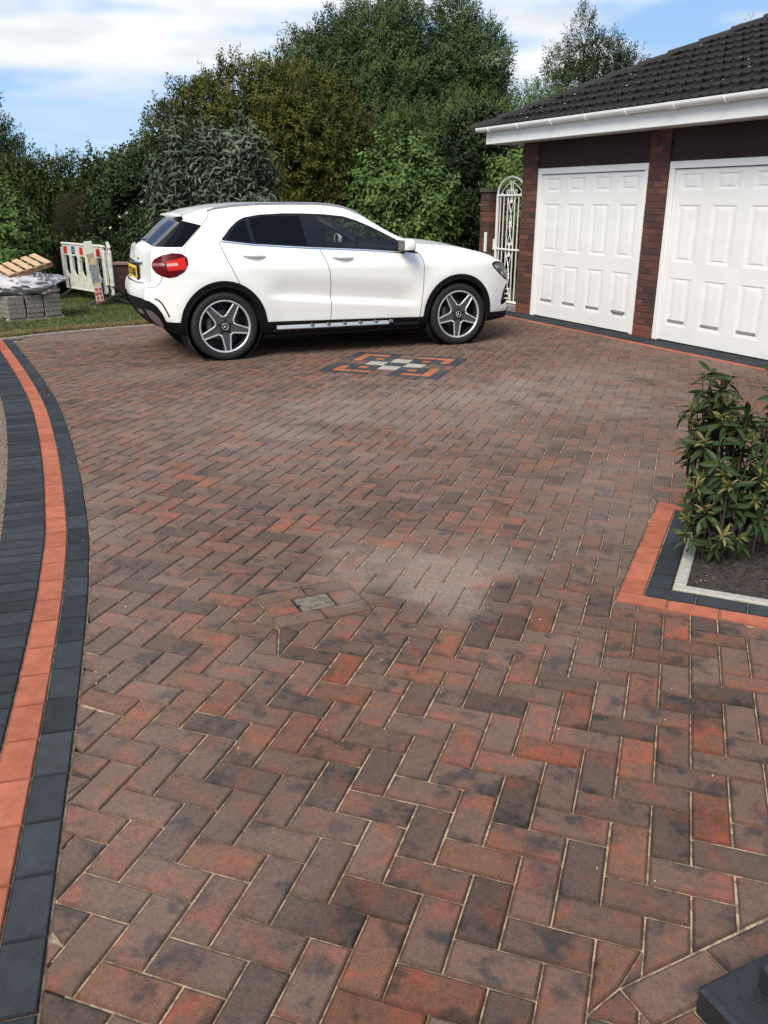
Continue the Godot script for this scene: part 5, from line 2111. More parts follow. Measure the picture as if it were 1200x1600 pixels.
func car_wheel(t: Node3D, x: float, sd: float) -> void:
	var f := Basis(Vector3(1, 0, 0), Vector3(0, 0, sd), Vector3(0, -sd, 0))
	var xf := Transform3D(f, Vector3(x, 0.347, 0.786 * sd))
	var b := Mb.new()
	b.lathe(PackedVector2Array([Vector2(0.262, -0.10), Vector2(0.30, -0.112), Vector2(0.33, -0.108), Vector2(0.343, -0.092), Vector2(0.3475, -0.06), Vector2(0.3475, 0.06), Vector2(0.344, 0.085), Vector2(0.336, 0.102), Vector2(0.322, 0.110), Vector2(0.302, 0.1135), Vector2(0.285, 0.111), Vector2(0.275, 0.105), Vector2(0.268, 0.098), Vector2(0.262, 0.09)]), 56, xf)
	var w := obj("wheel", b, textured(mottle(251, 0.1, Vector3(0.0055, 0.0055, 0.006), Vector3(0.009, 0.009, 0.0095), 64, 0.1), 6.0, 0.75, 0.05) if not has_meta("tyre") else get_meta("tyre"), t)
	if not has_meta("tyre"): set_meta("tyre", w.material_override)
	var bright := mat(0.55, 0.55, 0.555, 0.35, 0.45)
	var grey := mat(0.10, 0.10, 0.105, 0.35, 0.5)
	b = Mb.new()
	b.lathe(PackedVector2Array([Vector2(0.268, 0.100), Vector2(0.2665, 0.107), Vector2(0.260, 0.109), Vector2(0.252, 0.105), Vector2(0.247, 0.096)]), 56, xf)
	obj("rim", b, bright, w)
	b = Mb.new()
	b.lathe(PackedVector2Array([Vector2(0.247, 0.097), Vector2(0.240, 0.06), Vector2(0.232, -0.08), Vector2(0.0, -0.085)]), 40, xf)
	obj("barrel", b, mat(0.018, 0.018, 0.019, 0.5), w)
	b = Mb.new()
	b.lathe(PackedVector2Array([Vector2(0.155, -0.02), Vector2(0.155, 0.0), Vector2(0.085, 0.0), Vector2(0.085, 0.03), Vector2(0.0, 0.03)]), 32, xf)
	obj("brake_disc", b, mat(0.10, 0.095, 0.09, 0.5, 0.6), w)
	b = Mb.new()
	b.box(Transform3D(xf.basis, xf * Vector3(-0.145, 0.005, -0.02)), Vector3(0.06, 0.05, 0.13), 0.015)
	obj("brake_caliper", b, mat(0.12, 0.12, 0.12, 0.5), w)
	# five spokes, each a dark channel between bright edges
	var ph := -0.9 if x < 1.0 else 0.5
	for k in 5:
		var a := PI / 2 + ph * 0.1 + TAU * k / 5.0
		var u := Vector2(cos(a), sin(a))
		var v := Vector2(-sin(a), cos(a))
		b = Mb.new()
		var po := PackedVector2Array([u * 0.03 - v * 0.042, u * 0.085 - v * 0.046, u * 0.252 - v * 0.030, u * 0.252 + v * 0.030, u * 0.085 + v * 0.046, u * 0.03 + v * 0.042])
		# local x-z plane to the polygon's plane
		b.extrude(po, 0.070, 0.088, Transform3D(Basis(xf.basis.x, xf.basis.z, xf.basis.y), xf.origin), 0.003)
		var sp := obj("spoke", b, grey, w)
		b = Mb.new()
		var a2 := a + TAU / 5.0
		var u2 := Vector2(cos(a2), sin(a2))
		var v2 := Vector2(-sin(a2), cos(a2))
		var pts: Array = [u * 0.252 + v * 0.026, u * 0.11 + v * 0.042, u * 0.092 + v * 0.048]
		var back: Array = [u2 * 0.092 - v2 * 0.048, u2 * 0.11 - v2 * 0.042, u2 * 0.252 - v2 * 0.026]
		pts.append((pts[2] + back[0]) * 0.5 * 0.97)
		pts.append_array(back)
		for i in pts.size() - 1:
			var p0: Vector2 = pts[i]; var p1: Vector2 = pts[i + 1]
			b.bar(xf * Vector3(p0.x, 0.094, p0.y), xf * Vector3(p1.x, 0.094, p1.y), 0.016, 0.012, xf.basis.y, 0.003)
		obj("spoke_edge", b, bright, sp)
	b = Mb.new()
	b.lathe(PackedVector2Array([Vector2(0.062, 0.070), Vector2(0.060, 0.092), Vector2(0.046, 0.097), Vector2(0.0, 0.099)]), 24, xf)
	obj("hub", b, mat(0.03, 0.03, 0.032, 0.35, 0.4), w)
	b = Mb.new()
	star_badge(b, Transform3D(xf.basis, xf * Vector3(0, 0.100, 0)), 0.032)
	obj("hub_star", b, bright, w)
	for k in 5:
		var a := PI / 2 + TAU * (k + 0.5) / 5.0
		b = Mb.new()
		b.lathe(PackedVector2Array([Vector2(0.011, 0.070), Vector2(0.011, 0.096), Vector2(0.0, 0.098)]), 8, Transform3D(xf.basis, xf * Vector3(cos(a) * 0.068, 0, sin(a) * 0.068)))
		obj("wheel_bolt", b, mat(0.02, 0.02, 0.02, 0.4, 0.5), w)

# ---------------------------------------------------------------- lawn
func make_lawn() -> void:
	var d := ground("lawn")
	var L := smooth_line(lawn_edge, 0.10)
	var b := Mb.new()
	var back := offset_line(L, -9.0)
	# the turf stands a little over the paving
	for i in L.size() - 1:
		var rows: Array = []
		b.quad(Vector3(L[i].x, 0.018, L[i].y), Vector3(L[i + 1].x, 0.018, L[i + 1].y), Vector3(back[i + 1].x, 0.018, back[i + 1].y), Vector3(back[i].x, 0.018, back[i].y))
		b.quad(Vector3(L[i].x, -0.03, L[i].y), Vector3(L[i + 1].x, -0.03, L[i + 1].y), Vector3(L[i + 1].x, 0.018, L[i + 1].y), Vector3(L[i].x, 0.018, L[i].y))
	obj("turf", b, textured(mottle(301, 0.02, Vector3(0.045, 0.058, 0.018), Vector3(0.085, 0.10, 0.03), 256, 0.4), 0.9, 0.95, 0.6), d)
	# edging strip between turf and paving
	b = Mb.new()
	var k0 := offset_line(L, 0.005)
	var k1 := offset_line(L, 0.055)
	for i in L.size() - 1:
		var p := [Vector3(k0[i].x, 0.012, k0[i].y), Vector3(k0[i + 1].x, 0.012, k0[i + 1].y), Vector3(k1[i + 1].x, 0.012, k1[i + 1].y), Vector3(k1[i].x, 0.012, k1[i].y)]
		b.quad(p[3], p[2], p[1], p[0])
		var dn := Vector3(0, -0.03, 0)
		b.quad(p[3] + dn, p[2] + dn, p[2], p[3])
		b.quad(p[0] + dn, p[0], p[1], p[1] + dn)
	obj("edging_strip", b, textured(mottle(303, 0.03, Vector3(0.26, 0.23, 0.20), Vector3(0.42, 0.39, 0.35), 256, 0.2), 2.0, 0.9, 0.3), d)
	# crumbs of mortar and grit left on the new paving
	b = Mb.new()
	for k in 150:
		var z := -pow(rng.randf(), 0.7) * 8.0 - 1.3
		var x := rng.randf_range(-0.40, 0.42) * (-z + 0.4)
		if Vector2(x, z).distance_to(Vector2(1.6, -3.7)) < 1.1: continue
		var s := rng.randf_range(0.0022, 0.0060)
		b.box(Transform3D(Basis.from_euler(Vector3(rng.randf() * 3, rng.randf() * 3, rng.randf() * 3)), Vector3(x, s * 0.35, z)), Vector3(s, s * 0.6, s * 1.4), s * 0.25)
	kind(obj("mortar_crumbs", b, mat(0.40, 0.36, 0.30, 0.95), get_node("driveway")), "stuff")
	# blades
	var tuft := Mb.new()
	for k in 7:
		var a := rng.randf() * TAU
		var o := Vector3(cos(a), 0, sin(a)) * rng.randf() * 0.03
		var h := rng.randf_range(0.6, 1.1) * 0.045
		var lean := Vector3(cos(a + 1.0), 0, sin(a + 1.0)) * h * rng.randf_range(0.2, 0.8)
		var s := Vector3(-sin(a), 0, cos(a)) * 0.0035
		tuft.tri(o - s, o + s, o + lean + Vector3.UP * h)
	var m := tuft.mesh()
	var gm := vc(mat(1, 1, 1, 0.8))
	gm.backlight_enabled = true
	gm.backlight = Color(0.25, 0.25, 0.25)
	var xs: Array = []
	var cs: Array = []
	var nz := noise(307, 0.9, 3)
	for k in 26000:
		var t := rng.randf() * 30.0
		var i := mini(int(t / 30.0 * (L.size() - 1)), L.size() - 2)
		var near_edge := rng.randf() < 0.22
		var off := absf(rng.randfn(0.0, 0.10)) if near_edge else rng.randf_range(0.0, 5.5)
		var tg := (L[i + 1] - L[i]).normalized()
		var q := L[i].lerp(L[i + 1], rng.randf()) - Vector2(-tg.y, tg.x) * off
		if q.y < -17.5: continue
		var dry := smooth(0.30, 0.02, off + 0.12 * nz.get_noise_2d(q.x * 2, q.y * 2)) * 0.9
		if rng.randf() < 0.05: dry = 0.8
		var v := rng.randf_range(0.7, 1.25) * (1.0 + 0.25 * nz.get_noise_2d(q.x, q.y))
		var c := Color(0.085, 0.115, 0.028).lerp(Color(0.25, 0.19, 0.085), dry) * v
		xs.append(Transform3D(Basis.from_euler(Vector3(rng.randfn(0, 0.2), rng.randf() * TAU, rng.randfn(0, 0.2))).scaled(Vector3.ONE * rng.randf_range(0.7, 1.35)), Vector3(q.x, 0.014, q.y)))
		cs.append(c)
	kind(multi("grass", m, gm, xs, cs, d), "stuff")

func multi(called: String, m: Mesh, mt: Material, xs: Array, cs: Array, parent: Node) -> MultiMeshInstance3D:
	var mm := MultiMesh.new()
	mm.transform_format = MultiMesh.TRANSFORM_3D
	mm.use_colors = true
	mm.mesh = m
	mm.instance_count = xs.size()
	for i in xs.size():
		mm.set_instance_transform(i, xs[i])
		mm.set_instance_color(i, Color(cs[i].r, cs[i].g, cs[i].b, 1.0))
	var o := MultiMeshInstance3D.new()
	o.name = child_name(parent, called)
	o.multimesh = mm
	o.material_override = mt
	parent.add_child(o, true)
	return o

# ---------------------------------------------------------------- pallet of pavers, bag, pallet
func stack(called: String, label: String, at: Vector3, turn: float, cols: int, rows: int, group: String) -> Node3D:
	var t := thing(called, label, "paver stack", yaw(turn, at), group)
	var wood := textured(mottle(311, 0.02, Vector3(0.30, 0.25, 0.18), Vector3(0.42, 0.35, 0.26), 256, 0.2), 2.0, 0.85, 0.3)
	var W := cols * 0.245
	for k in 3:
		var b := Mb.new()
		b.bx(-0.02, W + 0.02, 0.0, 0.05, -0.09 - k * 0.32, -0.01 - k * 0.32, 0.004)
		obj("bearer", b, wood, t)
	var g := textured(mottle(313, 0.03, Vector3(0.155, 0.138, 0.118), Vector3(0.24, 0.215, 0.185), 256, 0.3), 2.5, 0.92, 0.5)
	var m0 := Mb.new(); m0.bx(0.0, 0.226, 0.0, 0.056, -0.115, 0.0, 0.005)
	var m1 := Mb.new(); m1.bx(0.0, 0.111, 0.0, 0.056, -0.230, 0.0, 0.005)
	var M0 := m0.mesh(); var M1 := m1.mesh()
	for r in rows:
		for c in cols:
			for z in 3:
				if z == 1 and r < rows - 1 and c > 0 and c < cols - 1: continue
				var x := c * 0.245 + rng.randf_range(-0.006, 0.006)
				var y := 0.052 + r * 0.0585
				var zz := -z * 0.245 + rng.randf_range(-0.008, 0.008)
				if (r + c) % 2 == 0:
					add_mesh("paver", M0, g, t, Transform3D(Basis(), Vector3(x, y, zz)))
					add_mesh("paver", M0, g, t, Transform3D(Basis(), Vector3(x, y, zz - 0.12)))
				else:
					add_mesh("paver", M1, g, t, Transform3D(Basis(), Vector3(x, y, zz)))
					add_mesh("paver", M1, g, t, Transform3D(Basis(), Vector3(x + 0.115, y, zz)))
	return t

func make_brick_pallet() -> void:
	stack("paver_stack", "stack of grey pavers on the lawn with a white plastic bag on top", Vector3(-4.995, 0.016, -11.50), 42.8, 3, 5, "")
	stack("paver_stack", "stack of grey pavers cut off by the left edge of the picture", Vector3(-5.93, 0.016, -11.20), 42.8, 3, 7, "")
	# crumpled white bag
	var o := Vector3(-4.995, 0.0, -11.50)
	var X := Vector3(0.734, 0, -0.679)
	var Z := Vector3(0.679, 0, 0.734)
	var c := o + X * 0.37 - Z * 0.36
	var t := thing("plastic_bag", "crumpled white plastic sack with dark print lying on the stack of grey pavers", "bag", Transform3D(Basis(X, Vector3.UP, Z), c + Vector3(0, 0.36, 0)))
	var n1 := noise(321, 3.2, 3)
	var n2 := noise(323, 9.0, 3)
	n2.fractal_type = FastNoiseLite.FRACTAL_RIDGED
	var rows: Array = []
	for i in 30:
		var la := -PI / 2 + PI * i / 29.0
		var line := PackedVector3Array()
		for j in 64:
			var lo := TAU * j / 64.0
			var p := Vector3(cos(la) * cos(lo), sin(la), cos(la) * sin(lo))
			var q := Vector3(signf(p.x) * pow(absf(p.x), 0.8) * 0.40, p.y * 0.15, signf(p.z) * pow(absf(p.z), 0.8) * 0.42)
			var k := 1.0 + 0.20 * n1.get_noise_3dv(p * 1.0) + 0.06 * n2.get_noise_3dv(p)
			q *= k
			q.y += 0.12
			# sags into a bowl at the bottom edge, a loose tail to the right
			if p.x > 0.6 and p.y > 0.0: q += Vector3(0.16, 0.03, 0.02) * smooth(0.6, 1.0, p.x)
			if p.x < -0.6: q += Vector3(-0.06, -0.02, 0.08) * smooth(0.6, 1.0, -p.x)
			q.y = maxf(q.y, 0.0)
			line.append(q)
		rows.append(line)
	var b := Mb.new()
	b.grid(rows, true, true)
	var bm := mat(0.52, 0.50, 0.51, 0.33)
	bm.backlight_enabled = true
	bm.backlight = Color(0.4, 0.4, 0.4)
	obj("sheeting", b, bm, t)
	# the brown load that shows through low at the front
	b = Mb.new()
	rows = []
	for i in 5:
		var line := PackedVector3Array()
		for j in 17:
			var lo := lerpf(0.25, 1.25, j / 16.0) * 1.0 + 0.2
			var y := lerpf(0.012, 0.075, i / 4.0) * (1.0 - 0.5 * absf(j / 8.0 - 1.0))
			line.append(Vector3(cos(lo) * 0.47, y + 0.01, sin(lo) * 0.47 + 0.02 * n1.get_noise_2d(j, i)))
		rows.append(line)
	b.grid(rows, true)
	obj("brown_contents", b, textured(mottle(327, 0.06, Vector3(0.22, 0.12, 0.07), Vector3(0.5, 0.42, 0.36), 128, 0.3), 6.0, 0.7), t)
	var tm := TextMesh.new()
	var font := SystemFont.new()
	font.font_names = PackedStringArray(["Droid Sans"])
	font.font_weight = 700
	tm.font = font
	tm.text = "FATA"
	tm.font_size = 24
	tm.pixel_size = 0.0045
	tm.depth = 0.004
	var tb := Basis(X, Vector3.UP, Z).inverse() * (Basis(Vector3.UP, deg_to_rad(15.0)) * Basis(Vector3.RIGHT, -0.75))
	add_mesh("dark_print", tm, mat(0.03, 0.03, 0.035, 0.5), t, Transform3D(tb, Vector3(0.16, 0.245, 0.33)))
	# pallet lying tilted on the bag
	var P := Vector3(-4.975, 0.635, -11.66)
	var ux := Vector3(0.44, 0.15, -0.37).normalized()
	var uz := -Vector3(-0.36, 0.12, -0.52)
	uz = (uz - ux * uz.dot(ux)).normalized()
	var uy := uz.cross(ux).normalized()
	var pl := thing("wooden_pallet", "small new pine pallet lying tilted on the white plastic sack", "pallet", Transform3D(Basis(ux, uy, uz), P).scaled_local(Vector3(0.9, 0.9, 0.9)))
	var pine := textured(mottle(331, 0.015, Vector3(0.42, 0.275, 0.145), Vector3(0.55, 0.385, 0.22), 256, 0.12), 3.0, 0.75, 0.2)
	var rough := textured(mottle(333, 0.02, Vector3(0.20, 0.115, 0.06), Vector3(0.34, 0.21, 0.11), 256, 0.2), 3.0, 0.85, 0.3)
	for k in 5:
		b = Mb.new()
		b.bx(-0.02 + k * 0.142, 0.072 + k * 0.142, -0.018, 0.0, -0.60, 0.012, 0.002)
		obj("slat", b, pine, pl)
	for k in 3:
		b = Mb.new()
		var z := [0.0, -0.27, -0.53][k] as float
		b.bx(-0.03, 0.66, -0.082, -0.0185, z - 0.045, z, 0.003)
		obj("bearer", b, rough, pl)

# ---------------------------------------------------------------- pedestrian barriers
func round_slot(x: float, y0: float, y1: float, w: float) -> PackedVector2Array:
	var o := PackedVector2Array([Vector2(x - w * 0.5, y1), Vector2(x + w * 0.5, y1)])
	for k in 7:
		var a := -k * PI / 2 / 6.0
		o.append(Vector2(x + w * 0.5 - 0.05 + 0.05 * cos(a), y0 + 0.05 + 0.05 * sin(a)))
	for k in 9:
		var a := -PI / 2 - k * PI / 2 / 8.0
		o.append(Vector2(x - w * 0.5 + 0.11 + 0.11 * cos(a), y0 + 0.11 + 0.11 * sin(a)))
	return o

func barrier(label: String, at: Vector3, turn: float, n: int, feet: Array) -> void:
	var t := thing("pedestrian_barrier", label, "barrier", yaw(turn, at), "plastic barriers on the lawn")
	var pitch := 0.295
	var W := n * pitch + 0.10
	var plastic := textured(mottle(341, 0.02, Vector3(0.46, 0.47, 0.41), Vector3(0.60, 0.60, 0.54), 256, 0.06, 0.2, 0.6), 1.5, 0.5, 0.0, false)
	var b := Mb.new()
	for k in n:
		var x0 := 0.05 + k * pitch
		var strip := PackedVector2Array([Vector2(x0, 0.20), Vector2(x0 + pitch, 0.20), Vector2(x0 + pitch, 0.86), Vector2(x0, 0.86)])
		var slot := round_slot(x0 + pitch * 0.5, 0.385, 0.70, 0.190)
		# left and right halves, so that each is a plain outline
		for h in 2:
			var half := PackedVector2Array([Vector2(x0 + h * pitch * 0.5, 0.20), Vector2(x0 + (h + 1) * pitch * 0.5, 0.20), Vector2(x0 + (h + 1) * pitch * 0.5, 0.86), Vector2(x0 + h * pitch * 0.5, 0.86)])
			for p in Geometry2D.clip_polygons(half, slot):
				b.extrude(p, -0.018, 0.018)
		strip = slot
	b.bx(0.0, 0.05, 0.30, 0.82, -0.03, 0.03, 0.012)
	b.bx(W - 0.05, W, 0.30, 0.82, -0.03, 0.03, 0.012)
	b.bx(0.02, W - 0.02, 0.861, 0.90, -0.028, 0.028, 0.012)
	b.bx(0.06, W - 0.06, 0.165, 0.199, -0.026, 0.026, 0.01)
	var p := obj("panel", b, plastic, t)
	for k in n:
		var x := 0.05 + (k + 0.45) * pitch
		for f in [1.0, -1.0]:
			var s := Mb.new()
			s.box(Transform3D(Basis(), Vector3(x, 0.785, 0.0195 * f)), Vector3(0.125, 0.115, 0.003))
			if k % 2 == 0: obj("red_reflector", s, mat(0.55, 0.035, 0.025, 0.4), p)
			else:
				obj("blue_label", s, mat(0.035, 0.08, 0.16, 0.4), p)
				s = Mb.new()
				s.box(Transform3D(Basis(Vector3(0, 0, 1), 0.06), Vector3(x + 0.005, 0.770, 0.0218 * f)), Vector3(0.09, 0.012, 0.001))
				s.box(Transform3D(Basis(Vector3(0, 0, 1), 0.06), Vector3(x + 0.010, 0.800, 0.0218 * f)), Vector3(0.07, 0.010, 0.001))
				obj("label_lettering", s, mat(0.25, 0.38, 0.5, 0.4), p)
	for x in feet:
		b = Mb.new()
		var rows: Array = []
		for k in 13:
			var g := lerpf(-1.0, 1.0, k / 12.0)
			var y := 0.02 + 0.16 * pow(1.0 - absf(g), 1.6)
			rows.append(PackedVector3Array([Vector3(x - 0.035, y, g * 0.36), Vector3(x + 0.035, y, g * 0.36)]))
		b.grid(rows, true)
		var low: Array = []
		for r in rows: low.append(PackedVector3Array([r[0] - Vector3(0, 0.022, 0), r[1] - Vector3(0, 0.022, 0)]))
		b.grid(low)
		for k in 12:
			b.quad(low[k][0], rows[k][0], rows[k + 1][0], low[k + 1][0])
			b.quad(rows[k][1], low[k][1], low[k + 1][1], rows[k + 1][1])
		b.bx(x - 0.012, x + 0.012, 0.12, 0.34, 0.019, 0.036, 0.003)
		obj("foot", b, mat(0.035, 0.033, 0.03, 0.85), t)

func make_barriers() -> void:
	barrier("white plastic barrier with red and blue stickers facing the driveway", Vector3(-5.36, 0.018, -14.72), -47.0, 5, [0.22, 1.42])
	barrier("white plastic barrier seen nearly end on beside the car's tail", Vector3(-4.16, 0.018, -13.38), 108.0, 5, [0.16, 1.45])
	# post wrapped in printed sheeting
	var base := Vector3(-4.42, 0.018, -13.55)
	var t := thing("wrapped_post", "leaning timber post with pale cap and printed grey and red wrapping before the barriers", "post", Transform3D(Basis(Vector3(0, 1, 0), 0.35) * Basis(Vector3(0, 0, 1), 0.11), base))
	var b := Mb.new()
	b.bx(-0.055, 0.055, 0.0, 0.93, -0.03, 0.03, 0.004)
	obj("timber", b, textured(mottle(351, 0.02, Vector3(0.34, 0.24, 0.15), Vector3(0.50, 0.38, 0.25), 128, 0.2), 3.0, 0.8, 0.2, false), t)
	b = Mb.new(); b.bx(-0.060, 0.060, 0.78, 0.965, -0.035, 0.035, 0.006)
	obj("pale_cap", b, mat(0.58, 0.56, 0.50, 0.5), t)
	b = Mb.new(); b.bx(-0.058, 0.058, 0.36, 0.62, -0.033, 0.033, 0.002)
	obj("grey_print", b, textured(mottle(353, 0.09, Vector3(0.03, 0.04, 0.05), Vector3(0.35, 0.38, 0.40), 128, 0.3, 0.42, 0.58), 5.0, 0.5, 0.0, false), t)
	b = Mb.new(); b.bx(-0.058, 0.058, 0.02, 0.30, -0.033, 0.033, 0.002)
	var wrap := obj("pale_wrap", b, mat(0.50, 0.46, 0.42, 0.5), t)
	for k in 4:
		b = Mb.new()
		for j in 2:
			b.bx(-0.054 + j * 0.056 + (k % 2) * 0.012, -0.004 + j * 0.052, 0.035 + k * 0.064, 0.085 + k * 0.064, 0.0335, 0.0345)
		obj("red_print", b, mat(0.36, 0.07, 0.05, 0.5), wrap)
	# dark low wall behind
	var wl := thing("low_brick_wall", "low dark brick wall with pink coping between the barriers and the car's tail", "wall", yaw(14.0, Vector3(-4.78, 0.0, -15.4)))
	b = Mb.new(); b.bx(0.006, 2.594, 0.0, 0.50, -0.20, -0.006)
	var core := obj("core", b, mortar_mat, wl)
	for r in 6:
		var x := -0.115 if r % 2 else 0.0
		while x < 2.6:
			var a := maxf(x, 0.0)
			var e := minf(x + 0.22, 2.6)
			if e - a > 0.03:
				var s := Mb.new()
				s.use_c = true
				s.col = brick_tint() * 0.55
				s.bx(a, e, 0.005 + r * 0.082, 0.079 + r * 0.082, -0.10, rng.randf_range(-0.001, 0.001), 0.003)
				obj("brick", s, brick_mat, core)
			x += 0.23
	for k in 5:
		b = Mb.new(); b.bx(k * 0.525 - 0.02, k * 0.525 + 0.50, 0.502, 0.55, -0.23, 0.025, 0.006)
		obj("coping", b, mat(0.22, 0.15, 0.135, 0.85), wl)

# ---------------------------------------------------------------- plants
# one leaf along +y from o, folded along its rib and curved by droop
func leaf(b: Mb, xf: Transform3D, L: float, W: float, droop: float, fold := 0.25, seg := 3) -> void:
	var prev: Array = []
	for i in seg + 1:
		var f := float(i) / seg
		var w := W * 0.5 * sin(PI * clampf(f * 0.92 + 0.05, 0.0, 1.0)) if i < seg else 0.0
		var y := L * f * (1.0 - 0.25 * droop * f)
		var z := droop * L * f * f * 0.6
		var mid := xf * Vector3(0, y, z)
		var l := xf * Vector3(-w, y, z - fold * w)
		var r := xf * Vector3(w, y, z - fold * w)
		if i > 0:
			if i < seg:
				b.quad(prev[0], prev[1], mid, l)
				b.quad(prev[1], prev[2], r, mid)
			else:
				b.tri(prev[0], prev[1], mid)
				b.tri(prev[1], prev[2], mid)
		prev = [l, mid, r]

func spray(n: int, size: float, L: float, W: float, droop: float, spread: float, seg := 2) -> ArrayMesh:
	var b := Mb.new()
	for k in n:
		var f := (k + 0.5) / n
		var o := Vector3(rng.randfn(0, 0.10), f, rng.randfn(0, 0.10)) * size
		var az := k * 2.4 + rng.randf() * 0.8
		var tilt := spread * rng.randf_range(0.6, 1.2) * (1.0 - 0.35 * f)
		var bas := Basis(Vector3.UP, az) * Basis(Vector3.RIGHT, tilt) * Basis(Vector3.UP, rng.randfn(0, 0.4))
		leaf(b, Transform3D(bas, o), L * rng.randf_range(0.75, 1.15), W * rng.randf_range(0.8, 1.15), droop, 0.3, seg)
	return b.mesh()

var leaf_mats := {}
func leaf_mat(rough := 0.55, back := 0.35) -> StandardMaterial3D:
	var key := "%s %s" % [rough, back]
	if not leaf_mats.has(key):
		var m := vc(mat(1, 1, 1, rough))
		m.metallic_specular = 0.22
		m.backlight_enabled = true
		m.backlight = Color(back, back, back * 0.8)
		leaf_mats[key] = m
	return leaf_mats[key]

# leaves through the outer part of a set of lobes [cx, cy, cz, rx, ry, rz]
func crown(parent: Node, called: String, lobes: Array, count: int, m: Mesh, mt: Material, c0: Color, c1: Color, o := {}) -> void:
	var xs: Array = []
	var cs: Array = []
	var nz := noise(int(o.get("seed", 1)), o.get("clump", 1.3), 3)
	var thr: float = o.get("gap", -0.25)
	var s0: float = o.get("s0", 0.8)
	var s1: float = o.get("s1", 1.25)
	var upw: float = o.get("up", 0.5)
	var depth: float = o.get("depth", 0.22)
	var tot := 0.0
	var ws: Array = []
	for l in lobes:
		var w: float = pow(l[3] * l[4] * l[5], 0.667)
		tot += w
		ws.append(w)
	var base: Vector3 = parent.position
	for li in lobes.size():
		var l: Array = lobes[li]
		var n := int(count * ws[li] / tot)
		var hue := rng.randf_range(-0.25, 0.25)
		for k in n:
			var d := Vector3(rng.randfn(), rng.randfn(), rng.randfn()).normalized()
			var f := clampf(1.0 - absf(rng.randfn(0, depth)), 0.1, 1.0)
			if rng.randf() < 0.06: f = rng.randf_range(1.0, 1.16)
			var p := Vector3(l[0], l[1], l[2]) + Vector3(d.x * l[3], d.y * l[4], d.z * l[5]) * f
			if p.y < 0.03: continue
			var g := nz.get_noise_3dv((p + base) * 1.0)
			p += d * g * 0.45 * l[3]
			if g < thr: continue
			var out := (d * (1.0 - upw) + Vector3.UP * upw + Vector3(rng.randfn(0, 0.35), rng.randfn(0, 0.35), rng.randfn(0, 0.35))).normalized()
			var side := out.cross(Vector3(rng.randfn(), rng.randfn(), rng.randfn())).normalized()
			var s := rng.randf_range(s0, s1)
			xs.append(Transform3D(Basis(side, out, side.cross(out)).scaled(Vector3.ONE * s), p))
			var t := clampf(0.5 + hue + g * 0.9 + rng.randfn(0, 0.22), 0.0, 1.0)
			cs.append(c0.lerp(c1, t) * rng.randf_range(0.95, 1.35))
	kind(multi(called, m, mt, xs, cs, parent), "stuff")

func trunk(parent: Node, h: float, r: float, tips: Array, bark: Material) -> void:
	var b := Mb.new()
	var p := PackedVector3Array([Vector3(0, -0.05, 0), Vector3(0.03 * h, h * 0.35, 0.02), Vector3(-0.02, h * 0.7, 0.03), Vector3(0.02, h, 0)])
	b.tube(p, [r * 1.25, r, r * 0.8, r * 0.55], 8)
	obj("trunk", b, bark, parent)
	for t in tips:
		b = Mb.new()
		var a := Vector3(0, h * rng.randf_range(0.55, 0.95), 0)
		var e := Vector3(t[0], t[1], t[2])
		var m := a.lerp(e, 0.5) + Vector3(0, 0.15, 0)
		b.tube(PackedVector3Array([a, m, e]), [r * 0.5, r * 0.3, r * 0.12], 6)
		obj("limb", b, bark, parent)

